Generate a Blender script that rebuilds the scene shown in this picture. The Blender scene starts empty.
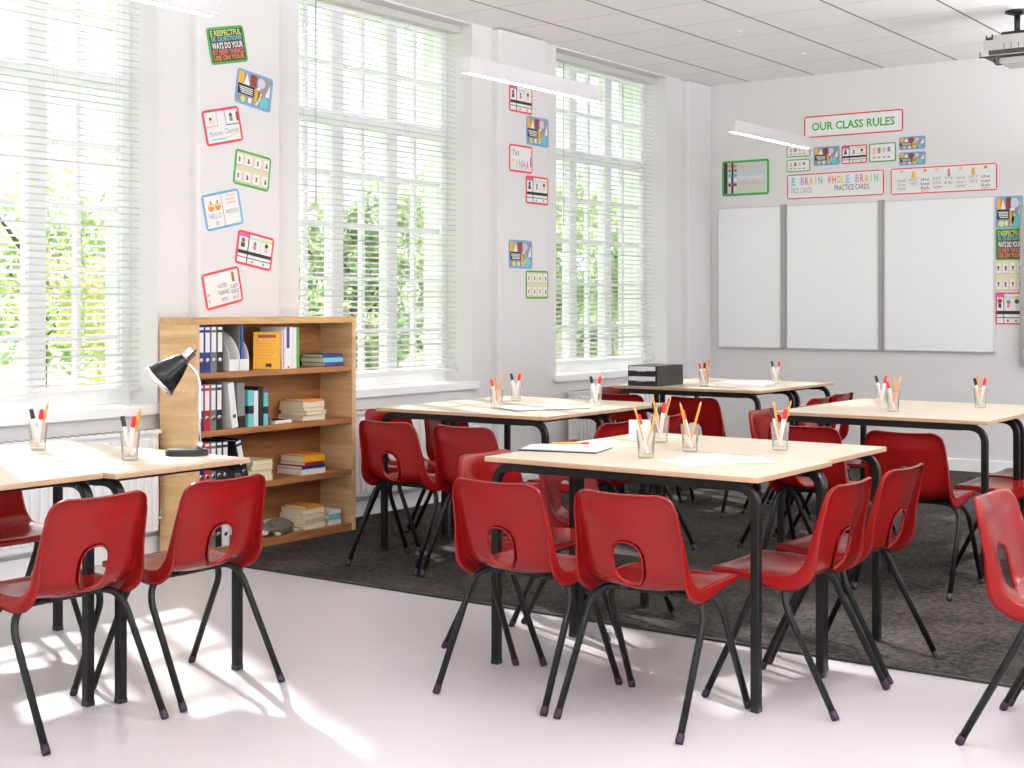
import bpy, bmesh, math, random
from mathutils import Vector, Matrix
from mathutils.geometry import delaunay_2d_cdt
random.seed(7)
C = bpy.context.scene.collection
PI = math.pi

# ------------------------------------------------------------------ materials
def lin(c):
    return tuple((v/12.92 if v <= .04045 else ((v+.055)/1.055)**2.4) for v in c)
def rgb(r, g, b): return lin((r/255, g/255, b/255))
MATS = {}
def mat(name, col, rough=.5, metal=0., spec=.5, var=.06, scale=30., bump=0., coat=0.):
    """principled material with a fine procedural tone variation"""
    if name in MATS: return MATS[name]
    m = bpy.data.materials.new(name); m.use_nodes = True
    nt = m.node_tree; N = nt.nodes; b = N['Principled BSDF']
    b.inputs['Roughness'].default_value = rough
    b.inputs['Metallic'].default_value = metal
    b.inputs['Specular IOR Level'].default_value = spec
    b.inputs['Coat Weight'].default_value = coat
    tc = N.new('ShaderNodeTexCoord'); no = N.new('ShaderNodeTexNoise')
    no.inputs['Scale'].default_value = scale; no.inputs['Detail'].default_value = 3
    nt.links.new(tc.outputs['Object'], no.inputs['Vector'])
    mx = N.new('ShaderNodeMix'); mx.data_type = 'RGBA'
    mx.inputs[6].default_value = (*[max(0, c*(1-var)) for c in col], 1)
    mx.inputs[7].default_value = (*[min(1, c*(1+var)) for c in col], 1)
    nt.links.new(no.outputs['Fac'], mx.inputs[0])
    nt.links.new(mx.outputs[2], b.inputs['Base Color'])
    if bump:
        bp = N.new('ShaderNodeBump'); bp.inputs['Strength'].default_value = bump
        bp.inputs['Distance'].default_value = .004
        nt.links.new(no.outputs['Fac'], bp.inputs['Height']); nt.links.new(bp.outputs[0], b.inputs['Normal'])
    MATS[name] = m
    return m

def wood_mat(name, dark, light, axis='Y', scale=1.0, rough=.45, contrast=1.0):
    m = bpy.data.materials.new(name); m.use_nodes = True
    nt = m.node_tree; N = nt.nodes; b = N['Principled BSDF']; L = nt.links
    b.inputs['Roughness'].default_value = rough
    tc = N.new('ShaderNodeTexCoord'); mp = N.new('ShaderNodeMapping')
    L.new(tc.outputs['Object'], mp.inputs['Vector'])
    s = {'X': (1.2, 14, 14), 'Y': (14, 1.2, 14), 'Z': (14, 14, 1.2)}[axis]
    mp.inputs['Scale'].default_value = tuple(v*scale for v in s)
    n1 = N.new('ShaderNodeTexNoise'); n1.inputs['Scale'].default_value = 1.3; n1.inputs['Detail'].default_value = 6
    n1.inputs['Roughness'].default_value = .62; n1.inputs['Distortion'].default_value = .5
    L.new(mp.outputs[0], n1.inputs['Vector'])
    n2 = N.new('ShaderNodeTexNoise'); n2.inputs['Scale'].default_value = 6; n2.inputs['Detail'].default_value = 4
    L.new(mp.outputs[0], n2.inputs['Vector'])
    ad = N.new('ShaderNodeMath'); ad.operation = 'MULTIPLY_ADD'; ad.inputs[1].default_value = .35
    L.new(n2.outputs['Fac'], ad.inputs[0]); L.new(n1.outputs['Fac'], ad.inputs[2])
    r = N.new('ShaderNodeValToRGB')
    r.color_ramp.elements[0].position = .67-.22*contrast; r.color_ramp.elements[0].color = (*dark, 1)
    r.color_ramp.elements[1].position = .67+.18*contrast; r.color_ramp.elements[1].color = (*light, 1)
    L.new(ad.outputs[0], r.inputs[0]); L.new(r.outputs[0], b.inputs['Base Color'])
    MATS[name] = m
    return m

def emis_mat(name, col, strength):
    m = bpy.data.materials.new(name); m.use_nodes = True
    b = m.node_tree.nodes['Principled BSDF']
    b.inputs['Base Color'].default_value = (*col, 1)
    b.inputs['Emission Color'].default_value = (*col, 1); b.inputs['Emission Strength'].default_value = strength
    MATS[name] = m; return m

def glass_mat(name, tint, gloss):
    """thin glass: mostly straight-through, with a fresnel-weighted gloss"""
    m = bpy.data.materials.new(name); m.use_nodes = True
    nt = m.node_tree; N = nt.nodes; L = nt.links
    N.remove(N['Principled BSDF'])
    t = N.new('ShaderNodeBsdfTransparent'); t.inputs[0].default_value = (*tint, 1)
    g = N.new('ShaderNodeBsdfGlossy'); g.inputs['Roughness'].default_value = .04
    lw = N.new('ShaderNodeLayerWeight'); lw.inputs[0].default_value = gloss
    mx = N.new('ShaderNodeMixShader')
    L.new(lw.outputs['Fresnel'], mx.inputs[0]); L.new(t.outputs[0], mx.inputs[1]); L.new(g.outputs[0], mx.inputs[2])
    L.new(mx.outputs[0], N['Material Output'].inputs[0])
    MATS[name] = m; return m

RED = mat('red_polypropylene', (.215, .005, .005), .2, var=.05, scale=9, spec=.25)
BLACK_STEEL = mat('black_painted_steel', (.006, .0055, .0055), .42, spec=.3)
BLACK_PLASTIC = mat('black_plastic', (.012, .012, .013), .35)
FOOT = mat('dark_purple_rubber', (.02, .008, .02), .6)
TABLE = wood_mat('maple_laminate', rgb(200, 183, 158), rgb(216, 202, 182), 'X', .9, .36, 1.3)
EDGE = mat('beech_edge', rgb(184, 150, 120), .5, var=.08, scale=60)
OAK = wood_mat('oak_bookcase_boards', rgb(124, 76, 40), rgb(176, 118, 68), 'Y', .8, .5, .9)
OAK_X = wood_mat('oak_bookcase_ends', rgb(192, 146, 96), rgb(228, 194, 146), 'X', .8, .5, 1.1)
OAK_V = wood_mat('oak_bookcase_side', rgb(170, 120, 72), rgb(216, 172, 118), 'Y', .5, .5, 1.1)
WALL = mat('white_wall_paint', rgb(226, 223, 222), .7, var=.012, scale=4, spec=.25)
TRIMW = mat('white_gloss_paint', rgb(250, 250, 250), .4, var=.01, scale=8)
BLINDM = mat('white_blind_slat', rgb(208, 208, 209), .5, var=.01, scale=8)
RADM = mat('white_radiator_enamel', rgb(236, 236, 236), .4, var=.01, scale=8)
GREYAL = mat('grey_aluminium', rgb(165, 163, 162), .42, metal=.3, var=.03)
CHROME = mat('satin_chrome', rgb(215, 212, 215), .22, metal=.9, var=.02)
WHITEB = mat('glossy_white_board', rgb(242, 242, 242), .2, var=.008, scale=3)
WHITE = mat('white_plastic', rgb(238, 236, 234), .4, var=.02)
PAPER = mat('white_paper', rgb(228, 227, 227), .8, var=.015, scale=12)
CREAM = mat('cream_pages', rgb(232, 218, 188), .85, var=.08, scale=90)
GLASS = glass_mat('window_glass', (.97, .98, .98), .12)
TUMBLER = glass_mat('tumbler_glass', (.965, .96, .955), .1)
LAMPLIGHT = emis_mat('lamp_diffuser', (1, .98, .96), 8.0)
def frost(m, amount):
    nt = m.node_tree; N = nt.nodes; L = nt.links; o = N['Material Output']; prev = o.inputs[0].links[0].from_socket
    d = N.new('ShaderNodeBsdfTranslucent'); d.inputs[0].default_value = (.9, .88, .86, 1); d2 = N.new('ShaderNodeBsdfDiffuse'); d2.inputs[0].default_value = (.9, .88, .86, 1)
    a = N.new('ShaderNodeMixShader'); L.new(d.outputs[0], a.inputs[1]); L.new(d2.outputs[0], a.inputs[2])
    no = N.new('ShaderNodeTexNoise'); no.inputs['Scale'].default_value = 30; mr = N.new('ShaderNodeMapRange'); mr.inputs[3].default_value = amount*.8; mr.inputs[4].default_value = amount*1.2
    L.new(no.outputs['Fac'], mr.inputs[0]); mx = N.new('ShaderNodeMixShader'); L.new(mr.outputs[0], mx.inputs[0]); L.new(prev, mx.inputs[1]); L.new(a.outputs[0], mx.inputs[2]); L.new(mx.outputs[0], o.inputs[0])
frost(TUMBLER, .14)
def cm(name, r, g, b, rough=.5): return mat(name, rgb(r, g, b), rough, var=.04, scale=40)
NAVY = cm('navy_card', 32, 44, 110); REDC = cm('red_card', 190, 30, 38); GREYC = cm('grey_card', 112, 110, 108)
BLACKC = cm('black_card', 28, 27, 28); WHITEC = cm('white_card', 236, 234, 232); TURQ = cm('turquoise_card', 110, 196, 196)
YELL = cm('yellow_card', 236, 176, 34); ORNG = cm('orange_card', 232, 140, 50); PINK = cm('pink_card', 226, 120, 150)
GREENC = cm('green_card', 90, 170, 70); PURP = cm('purple_card', 74, 58, 128); BROWN = cm('brown_card', 150, 108, 60)
LGREY = cm('light_grey_card', 158, 156, 154); BEIGE = cm('beige_card', 224, 208, 172); BLUEC = cm('blue_border', 112, 168, 212)
GREENB = cm('green_border', 72, 170, 72); REDB = cm('red_border', 222, 66, 76); INK = cm('ink', 60, 58, 60); GINK = cm('grey_ink', 150, 146, 146)
SKINP = cm('peach_print', 232, 190, 160); LIME = cm('lime_print', 204, 220, 120); LILAC = cm('lilac_print', 198, 160, 220)
MAGENTA = cm('magenta_print', 220, 90, 170); DKRED = cm('dark_red_print', 150, 50, 48); MIDBLUE = cm('mid_blue_card', 60, 92, 160)
PENCIL = cm('orange_pencil', 238, 150, 40); PENWOOD = cm('pencil_wood', 232, 190, 140); PENRED = cm('red_pencil', 205, 50, 40)

# ------------------------------------------------------------------ mesh building
class MB:
    def __init__(s): s.v = []; s.f = []; s.m = []; s.sm = []
    def add(s, vs, fs, mi=0, smooth=False):
        o = len(s.v); s.v += [tuple(v) for v in vs]
        for f in fs: s.f.append([i+o for i in f]); s.m.append(mi); s.sm.append(smooth)
        return s
    def bm(s, bm, mi=0, smooth=False, M=None):
        bm.verts.index_update()
        vs = [(M @ v.co if M else v.co) for v in bm.verts]
        s.add(vs, [[v.index for v in f.verts] for f in bm.faces], mi, smooth); bm.free(); return s
    def box(s, x0, x1, y0, y1, z0, z1, mi=0, bev=0., M=None, seg=2):
        b = bmesh.new(); bmesh.ops.create_cube(b, size=1)
        bmesh.ops.scale(b, vec=(x1-x0, y1-y0, z1-z0), verts=b.verts)
        bmesh.ops.translate(b, vec=((x0+x1)/2, (y0+y1)/2, (z0+z1)/2), verts=b.verts)
        if bev: bmesh.ops.bevel(b, geom=b.edges[:], offset=bev, segments=seg, affect='EDGES', profile=.5)
        return s.bm(b, mi, False, M)
    def lathe(s, prof, n=24, mi=0, M=None, smooth=True, cap=True):
        vs = []; fs = []; k = len(prof)
        for i in range(n):
            a = 2*PI*i/n
            for r, z in prof: vs.append(Vector((r*math.cos(a), r*math.sin(a), z)))
        for i in range(n):
            j = (i+1) % n
            for q in range(k-1): fs.append([i*k+q, j*k+q, j*k+q+1, i*k+q+1])
        if cap:
            if prof[0][0] > 1e-5: fs.append([i*k for i in range(n)][::-1])
            if prof[-1][0] > 1e-5: fs.append([i*k+k-1 for i in range(n)])
        if M: vs = [M @ v for v in vs]
        return s.add(vs, fs, mi, smooth)
    def tube(s, pts, r, n=10, mi=0, square=False, smooth=True, rs=None):
        pts = [Vector(p) for p in pts]; k = len(pts); vs = []; fs = []
        t0 = (pts[1]-pts[0]).normalized()
        up = Vector((0, 0, 1)) if abs(t0.z) < .9 else Vector((1, 0, 0))
        nrm = (up - t0*up.dot(t0)).normalized()
        for i, p in enumerate(pts):
            t = (pts[min(i+1, k-1)]-pts[max(i-1, 0)]).normalized()
            nrm = (nrm - t*nrm.dot(t)).normalized(); bn = t.cross(nrm)
            rr = rs[i] if rs else r
            if square:
                for a, b in ((1, 1), (-1, 1), (-1, -1), (1, -1)): vs.append(p + nrm*rr*a + bn*rr*b)
            else:
                for q in range(n):
                    a = 2*PI*q/n; vs.append(p + nrm*rr*math.cos(a) + bn*rr*math.sin(a))
        m = 4 if square else n
        for i in range(k-1):
            for q in range(m):
                j = (q+1) % m; fs.append([i*m+q, i*m+j, (i+1)*m+j, (i+1)*m+q])
        fs.append(list(range(m))[::-1]); fs.append([(k-1)*m+q for q in range(m)])
        return s.add(vs, fs, mi, smooth and not square)
    def prism(s, poly, d0, d1, fn, mi=0):
        """2D polygon swept from d0 to d1; fn(u, v, d) -> point"""
        n = len(poly)
        vs = [fn(u, v, d0) for u, v in poly]+[fn(u, v, d1) for u, v in poly]
        fs = [list(range(n))[::-1], [n+i for i in range(n)]]+[[i, (i+1) % n, n+(i+1) % n, n+i] for i in range(n)]
        return s.add(vs, fs, mi)
    def build(s, name, mats, parent=None, recalc=True):
        me = bpy.data.meshes.new(name); me.from_pydata(s.v, [], s.f)
        if not isinstance(mats, (list, tuple)): mats = [mats]
        for m in mats: me.materials.append(m)
        me.polygons.foreach_set('material_index', s.m); me.polygons.foreach_set('use_smooth', s.sm)
        if recalc:
            b = bmesh.new(); b.from_mesh(me); bmesh.ops.recalc_face_normals(b, faces=b.faces); b.to_mesh(me); b.free()
        me.update()
        o = bpy.data.objects.new(name, me); C.objects.link(o)
        if parent: o.parent = parent
        return o

def tag(o, label=None, cat=None, group=None, kind=None):
    if label: o['label'] = label
    if cat: o['category'] = cat
    if group: o['group'] = group
    if kind: o['kind'] = kind
    return o
def thing(name, label, cat, loc=(0, 0, 0), rz=0., group=None):
    o = bpy.data.objects.new(name, None); C.objects.link(o); o.empty_display_size = .1
    o.location = loc; o.rotation_euler = (0, 0, rz)
    return tag(o, label, cat, group)
def struct(mb, name, mats, parent=None):
    o = mb.build(name, mats, parent)
    if not parent: o['kind'] = 'structure'
    return o
def dup(o, parent=None):
    c = o.copy(); C.objects.link(c); c.parent = parent
    for ch in o.children: dup(ch, c)
    return c
def rrect(x0, x1, y0, y1, r, n=5):
    p = []
    for cx, cy, a0 in ((x1-r, y1-r, 0), (x0+r, y1-r, 90), (x0+r, y0+r, 180), (x1-r, y0+r, 270)):
        for i in range(n+1):
            a = math.radians(a0+90*i/n); p.append((cx+r*math.cos(a), cy+r*math.sin(a)))
    return p
def bez(p0, p1, p2, n):
    p0, p1, p2 = Vector(p0), Vector(p1), Vector(p2)
    return [(1-t)**2*p0+2*t*(1-t)*p1+t*t*p2 for t in [i/n for i in range(n+1)]]

# ------------------------------------------------------------------ room shell
CEIL = 3.178; YB = 10.75; XR = 8.4; YF = -3.6
SILL = .775; HEAD = 3.166
WINS = [(3.125, 4.765), (5.795, 7.435), (8.445, 10.085)]     # the three windows in view
UNSEEN = [(.475, 2.115), (-2.175, -.535)]                    # openings of the same wall behind the viewer
PILS = [(4.98, 5.585), (7.655, 8.235), (10.335, YB), (2.33, 2.935)]
w = MB()
edges = sorted(WINS+UNSEEN)
ys = [YF]+[v for p in edges for v in p]+[YB+.3]
for i in range(0, len(ys), 2): w.box(-.42, 0, ys[i], ys[i+1], 0, CEIL)
for a, b in edges:
    w.box(-.42, 0, a, b, 0, SILL-.04); w.box(-.42, 0, a, b, HEAD, CEIL)
for a, b in PILS:
    w.prism(rrect(-.02, .066, a, min(b, YB+.02), .018), 0, CEIL-.012, lambda u, v, d: (u, v, d))
struct(w, 'wall_window', WALL)
w = MB(); w.box(-.42, XR+.3, YB, YB+.3, 0, CEIL); struct(w, 'wall_board', WALL)
# the far side wall and the wall behind the viewer: piers with wide openings shaped to let in fill light
w = MB()
w.box(XR, XR+.3, YF, YB+.3, 0, .12); w.box(XR, XR+.3, YF, YB+.3, 3.1, CEIL)
for y in (-3.6, -.9, 1.9, 4.7, 7.5, 10.3): w.box(XR, XR+.3, y, y+.3, .12, 3.1)
struct(w, 'wall_opposite', WALL)
w = MB()
w.box(-.42, XR+.3, YF-.3, YF, 0, .12); w.box(-.42, XR+.3, YF-.3, YF, 3.1, CEIL)
for x in (-.42, 2.2, 5.1, 8.1): w.box(x, x+.3, YF-.3, YF, .12, 3.1)
struct(w, 'wall_rear', WALL)

# floor: pale grey lilac vinyl
m = bpy.data.materials.new('pale_vinyl_floor'); m.use_nodes = True; nt = m.node_tree; N = nt.nodes; L = nt.links
b = N['Principled BSDF']; tc = N.new('ShaderNodeTexCoord')
n1 = N.new('ShaderNodeTexNoise'); n1.inputs['Scale'].default_value = 1.6; n1.inputs['Detail'].default_value = 5
L.new(tc.outputs['Object'], n1.inputs['Vector'])
r = N.new('ShaderNodeValToRGB'); r.color_ramp.elements[0].color = (*rgb(197, 191, 193), 1); r.color_ramp.elements[1].color = (*rgb(203, 197, 199), 1)
L.new(n1.outputs['Fac'], r.inputs[0]); L.new(r.outputs[0], b.inputs['Base Color'])
b.inputs['Roughness'].default_value = .3
FLOORM = m
w = MB(); w.box(-.42, XR+.3, YF-.3, YB+.3, -.15, 0); struct(w, 'floor', FLOORM)

# ceiling: white mineral tiles with fine joints (strong along the room, faint across)
m = bpy.data.materials.new('white_ceiling_tiles'); m.use_nodes = True; nt = m.node_tree; N = nt.nodes; L = nt.links
b = N['Principled BSDF']; b.inputs['Roughness'].default_value = .85; b.inputs['Specular IOR Level'].default_value = .2
tc = N.new('ShaderNodeTexCoord'); sp = N.new('ShaderNodeSeparateXYZ'); L.new(tc.outputs['Object'], sp.inputs[0])
def joint(out, off, pitch, width):
    a = N.new('ShaderNodeMath'); a.operation = 'SUBTRACT'; a.inputs[1].default_value = off; L.new(out, a.inputs[0])
    d = N.new('ShaderNodeMath'); d.operation = 'PINGPONG'; d.inputs[1].default_value = pitch/2; L.new(a.outputs[0], d.inputs[0])
    c = N.new('ShaderNodeMath'); c.operation = 'LESS_THAN'; c.inputs[1].default_value = width/2; L.new(d.outputs[0], c.inputs[0])
    return c.outputs[0]
jx = joint(sp.outputs['X'], .416, .588, .016); jy = joint(sp.outputs['Y'], 10.15, .6, .014)
base = N.new('ShaderNodeMix'); base.data_type = 'RGBA'; base.inputs[6].default_value = (*rgb(249, 247, 247), 1); base.inputs[7].default_value = (*rgb(222, 219, 218), 1)
L.new(jy, base.inputs[0])
top = N.new('ShaderNodeMix'); top.data_type = 'RGBA'; top.inputs[7].default_value = (*rgb(140, 137, 135), 1)
L.new(jx, top.inputs[0]); L.new(base.outputs[2], top.inputs[6]); L.new(top.outputs[2], b.inputs['Base Color'])
w = MB(); w.box(-.42, XR+.3, YF-.3, YB+.3, CEIL, CEIL+.2); struct(w, 'ceiling', m)

# carpet: dark grey mottled pile, edge to edge in front of the board wall
m = bpy.data.materials.new('dark_grey_carpet'); m.use_nodes = True; nt = m.node_tree; N = nt.nodes; L = nt.links
b = N['Principled BSDF']; b.inputs['Roughness'].default_value = .95; b.inputs['Specular IOR Level'].default_value = .15
tc = N.new('ShaderNodeTexCoord')
n1 = N.new('ShaderNodeTexNoise'); n1.inputs['Scale'].default_value = 48; n1.inputs['Detail'].default_value = 4; n1.inputs['Roughness'].default_value = .7
n2 = N.new('ShaderNodeTexNoise'); n2.inputs['Scale'].default_value = 3; n2.inputs['Detail'].default_value = 3
for n in (n1, n2): L.new(tc.outputs['Object'], n.inputs['Vector'])
ad = N.new('ShaderNodeMath'); ad.operation = 'MULTIPLY_ADD'; ad.inputs[1].default_value = .35; L.new(n2.outputs['Fac'], ad.inputs[0]); L.new(n1.outputs['Fac'], ad.inputs[2])
r = N.new('ShaderNodeValToRGB'); r.color_ramp.elements[0].position = .54; r.color_ramp.elements[0].color = (*rgb(25, 22, 21), 1)
r.color_ramp.elements[1].position = .80; r.color_ramp.elements[1].color = (*rgb(78, 71, 67), 1)
L.new(ad.outputs[0], r.inputs[0]); L.new(r.outputs[0], b.inputs['Base Color'])
bp = N.new('ShaderNodeBump'); bp.inputs['Strength'].default_value = .9; bp.inputs['Distance'].default_value = .012
L.new(n1.outputs['Fac'], bp.inputs['Height']); L.new(bp.outputs[0], b.inputs['Normal'])
CARPET = m
w = MB(); w.box(.021, XR, 4.785, YB, 0, .008)
car = w.build('carpet', CARPET); tag(car, 'dark grey mottled carpet covering the floor before the whiteboard wall', 'carpet')
w = MB(); w.box(.021, XR, 4.765, 4.787, 0, .009, 0, .002); w.build('edge_trim', BLACK_PLASTIC, car)

# skirting and heating pipe
w = MB(); w.box(0, .02, YF, YB, 0, .1, 0, .004)
for a, b_ in PILS: w.box(.05, .084, a-.01, b_+.01, 0, .1)
struct(w, 'baseboard_window', TRIMW)
w = MB(); w.box(0, XR, YB-.018, YB, 0, .1, 0, .004); struct(w, 'baseboard_board', TRIMW)

# windows with frames, glazing bars, panes and sills
for k, (a, b_) in enumerate(WINS):
    fr = MB(); X0, X1 = -.29, -.22
    fr.box(X0, X1, a, a+.05, SILL, HEAD); fr.box(X0, X1, b_-.05, b_, SILL, HEAD)
    fr.box(X0, X1, a+.05, b_-.05, SILL, SILL+.09); fr.box(X0, X1, a+.05, b_-.05, HEAD-.06, HEAD)
    fr.box(X0-.01, X1+.01, a+.05, b_-.05, 2.40, 2.48)
    lw = (b_-a-.1)/3
    for i in (1, 2):
        y = a+.05+lw*i; fr.box(X0+.001, X1-.001, y-.05, y+.05, SILL+.0895, HEAD-.0595)
    root = fr.build('window_%d' % (k+1), TRIMW); root['kind'] = 'structure'
    gb = MB()
    for i in range(3):
        y = a+.05+lw*(i+.5); gb.box(-.275, -.24, y-.014, y+.014, SILL+.05, HEAD-.05)
    for z in (2.775, 2.10, 1.78, 1.45, 1.12): gb.box(-.2735, -.2415, a+.045, b_-.045, z-.012, z+.012)
    gb.build('glazing_bars', TRIMW, root)
    g = MB(); g.box(-.262, -.256, a+.03, b_-.03, SILL+.06, HEAD-.04); g.build('pane', GLASS, root)
    s = MB(); s.box(-.22, .02, a, b_, SILL-.04, SILL-.0005); s.box(.0005, .038, a-.04, b_+.04, SILL-.052, SILL, 0, .006); s.build('window_sill', TRIMW, root)

# venetian blinds
BL = ['white venetian blind in the window above the desk lamp', 'white venetian blind in the window behind the bookcase', 'white venetian blind in the window nearest the whiteboard wall']
for k, (a, b_) in enumerate(WINS):
    t = thing('venetian_blind', BL[k], 'blind', (-.125, (a+b_)/2, SILL), 0, 'venetian blinds in the windows')
    hw = (b_-a)/2-.012
    h = MB(); h.box(-.03, .03, -hw, hw, HEAD-SILL-.05, HEAD-SILL-.002, 0, .003); h.build('headrail', mat('pale_grey_rail', rgb(205, 202, 200), .5), t)
    s = MB(); z = .115; tilt = math.radians(27)
    while z < HEAD-SILL-.07:
        c_, s_ = .0125*math.cos(tilt), .0125*math.sin(tilt)
        n = 3; prev = None; vs = []
        for i in range(n+1):
            q = -1+2*i/n; x = q*c_; zz = z-q*s_+.0016*(1-q*q)
            vs += [(x, -hw+.006, zz), (x, hw-.006, zz)]
        s.add(vs, [[2*i, 2*i+1, 2*i+3, 2*i+2] for i in range(n)], 0, True)
        z += .0345
    s.build('slats', BLINDM, t, recalc=False)
    r = MB(); r.box(-.016, .016, -hw+.004, hw-.004, .062, .088, 0, .004); r.build('bottom_rail', mat('bottom_rail_white', rgb(222, 220, 218), .5), t)
    c = MB()
    for y in (-hw+.14, -hw*.36, hw*.36, hw-.14):
        for x in (-.013, .013): c.tube([(x, y, .08), (x, y, HEAD-SILL-.06)], .0011, 5)
    c.build('ladder_cords', BLINDM, t)
    c = MB(); c.tube([(.035, -hw+.22, HEAD-SILL-.06), (.037, -hw+.22, 1.1)], .004, 6); c.build('tilt_wand', mat('wand_grey', rgb(190, 190, 188), .4), t)

# radiators under the windows, with pipe runs
RL = ['white ribbed radiator under the window above the desk lamp', 'white ribbed radiator behind the tables next to the bookcase', 'white ribbed radiator near the table with the black drawer unit']
for k, (a, b_) in enumerate(WINS):
    r0 = .16 if k == 1 else 0
    t = thing('radiator', RL[k], 'radiator', (.006, a+r0, 0), 0, 'radiators under the windows')
    Lr = b_-a-.16-r0
    p = MB(); n = int(Lr/.05)
    p.box(.045, .1, .08, .08+Lr, .14, .64, 0, .006)
    for i in range(n):
        y = .08+(i+.5)*Lr/n; p.box(.09, .112, y-.017, y+.017, .17, .61, 0, .006)
    p.build('panel', RADM, t)
    g = MB(); g.box(.035, .118, .075, .085+Lr, .635, .655, 0, .003)
    for i in range(n): g.box(.045, .105, .09+i*Lr/n, .09+i*Lr/n+.02, .654, .657, 1)
    g.build('top_grille', [RADM, GREYC], t)
    v = MB(); v.tube([(.07, .06+Lr+.04, .2), (.07, .06+Lr+.07, .2), (.07, .06+Lr+.07, .15)], .011, 8); v.lathe([(0, 0), (.016, 0), (.016, .045), (0, .045)], 12, M=Matrix.Translation((.07, .06+Lr+.07, .2))); v.build('valve', WHITE, t)
    br = MB()
    for y in (.25, Lr-.1): br.box(0, .05, y, y+.03, .2, .6)
    br.build('bracket', RADM, t)
p = MB()
for z in (.135, .175): p.tube([(.04, YF+.3, z-.0), (.04, 4.92, z)], .0125, 8)
p.build('heating_pipes', TRIMW)
tag(bpy.data.objects['heating_pipes'], 'pair of white heating pipes running along the skirting below the lamp window', 'pipe')

# ------------------------------------------------------------------ chair
def cat_rom(pts, n):
    out = []; P = [Vector(p) for p in pts]; P = [P[0]*2-P[1]]+P+[P[-1]*2-P[-2]]
    for i in range(1, len(P)-2):
        for k in range(n):
            t = k/n; a, b_, c, d = P[i-1:i+3]
            out.append(.5*((2*b_)+(c-a)*t+(2*a-5*b_+4*c-d)*t*t+(3*b_-a-3*c+d)*t**3))
    out.append(P[-2]); return out
PROF = cat_rom([(.456, .412), (.444, .424), (.406, .429), (.328, .428), (.25, .424), (.185, .424), (.148, .436), (.123, .465), (.108, .51), (.093, .567), (.077, .624), (.061, .677), (.048, .708), (.039, .723)], 8)
ARC = [0.]
for i in range(1, len(PROF)): ARC.append(ARC[-1]+(PROF[i]-PROF[i-1]).length)
STOT = ARC[-1]
def at_s(s):
    s = max(0, min(STOT, s))
    for i in range(1, len(ARC)):
        if ARC[i] >= s-1e-9:
            t = (s-ARC[i-1])/(ARC[i]-ARC[i-1]); p = PROF[i-1].lerp(PROF[i], t); break
    j = min(max(i, 2), len(PROF)-3)
    d = (PROF[j+2]-PROF[j-2]).normalized()
    return p, d
def z_to_s(z):
    for i in range(len(PROF)-1, 0, -1):
        if PROF[i-1].y <= z <= PROF[i].y: return ARC[i-1]+(ARC[i]-ARC[i-1])*(z-PROF[i-1].y)/(PROF[i].y-PROF[i-1].y)
SB = z_to_s(.45)
def interp(x, tab):
    for (a, va), (b_, vb) in zip(tab, tab[1:]):
        if x <= b_: return va+(vb-va)*max(0, (x-a))/(b_-a)
    return tab[-1][1]
def halfw(s): return interp(s, [(0, .184), (.15, .188), (SB, .188), (STOT, .171)])
def fdepth(s): return interp(s, [(0, .016), (.12, .02), (SB-.08, .042), (SB, .050), (SB+.1, .028), (STOT-.08, .018), (STOT, .009)])
def shell_pt(X, s, off=0., out=(0, 0), outd=0.):
    p, d = at_s(s); nv = Vector((-d.y, d.x))      # 2D (v, z); normal up / forward
    if nv.y < 0 and s < SB: nv = -nv
    if s >= SB and nv.x < 0: nv = -nv
    u = X/.2
    dish = interp(s, [(0, .013), (SB-.06, .016), (SB+.02, .045), (STOT-.08, .040), (STOT, .022)])*(u*u-1)*min(1, s/.06)
    q = p+nv*(dish+off)+d*(out[1]*outd)
    return Vector((X+out[0]*outd, q.x-.2225, q.y))
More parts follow.
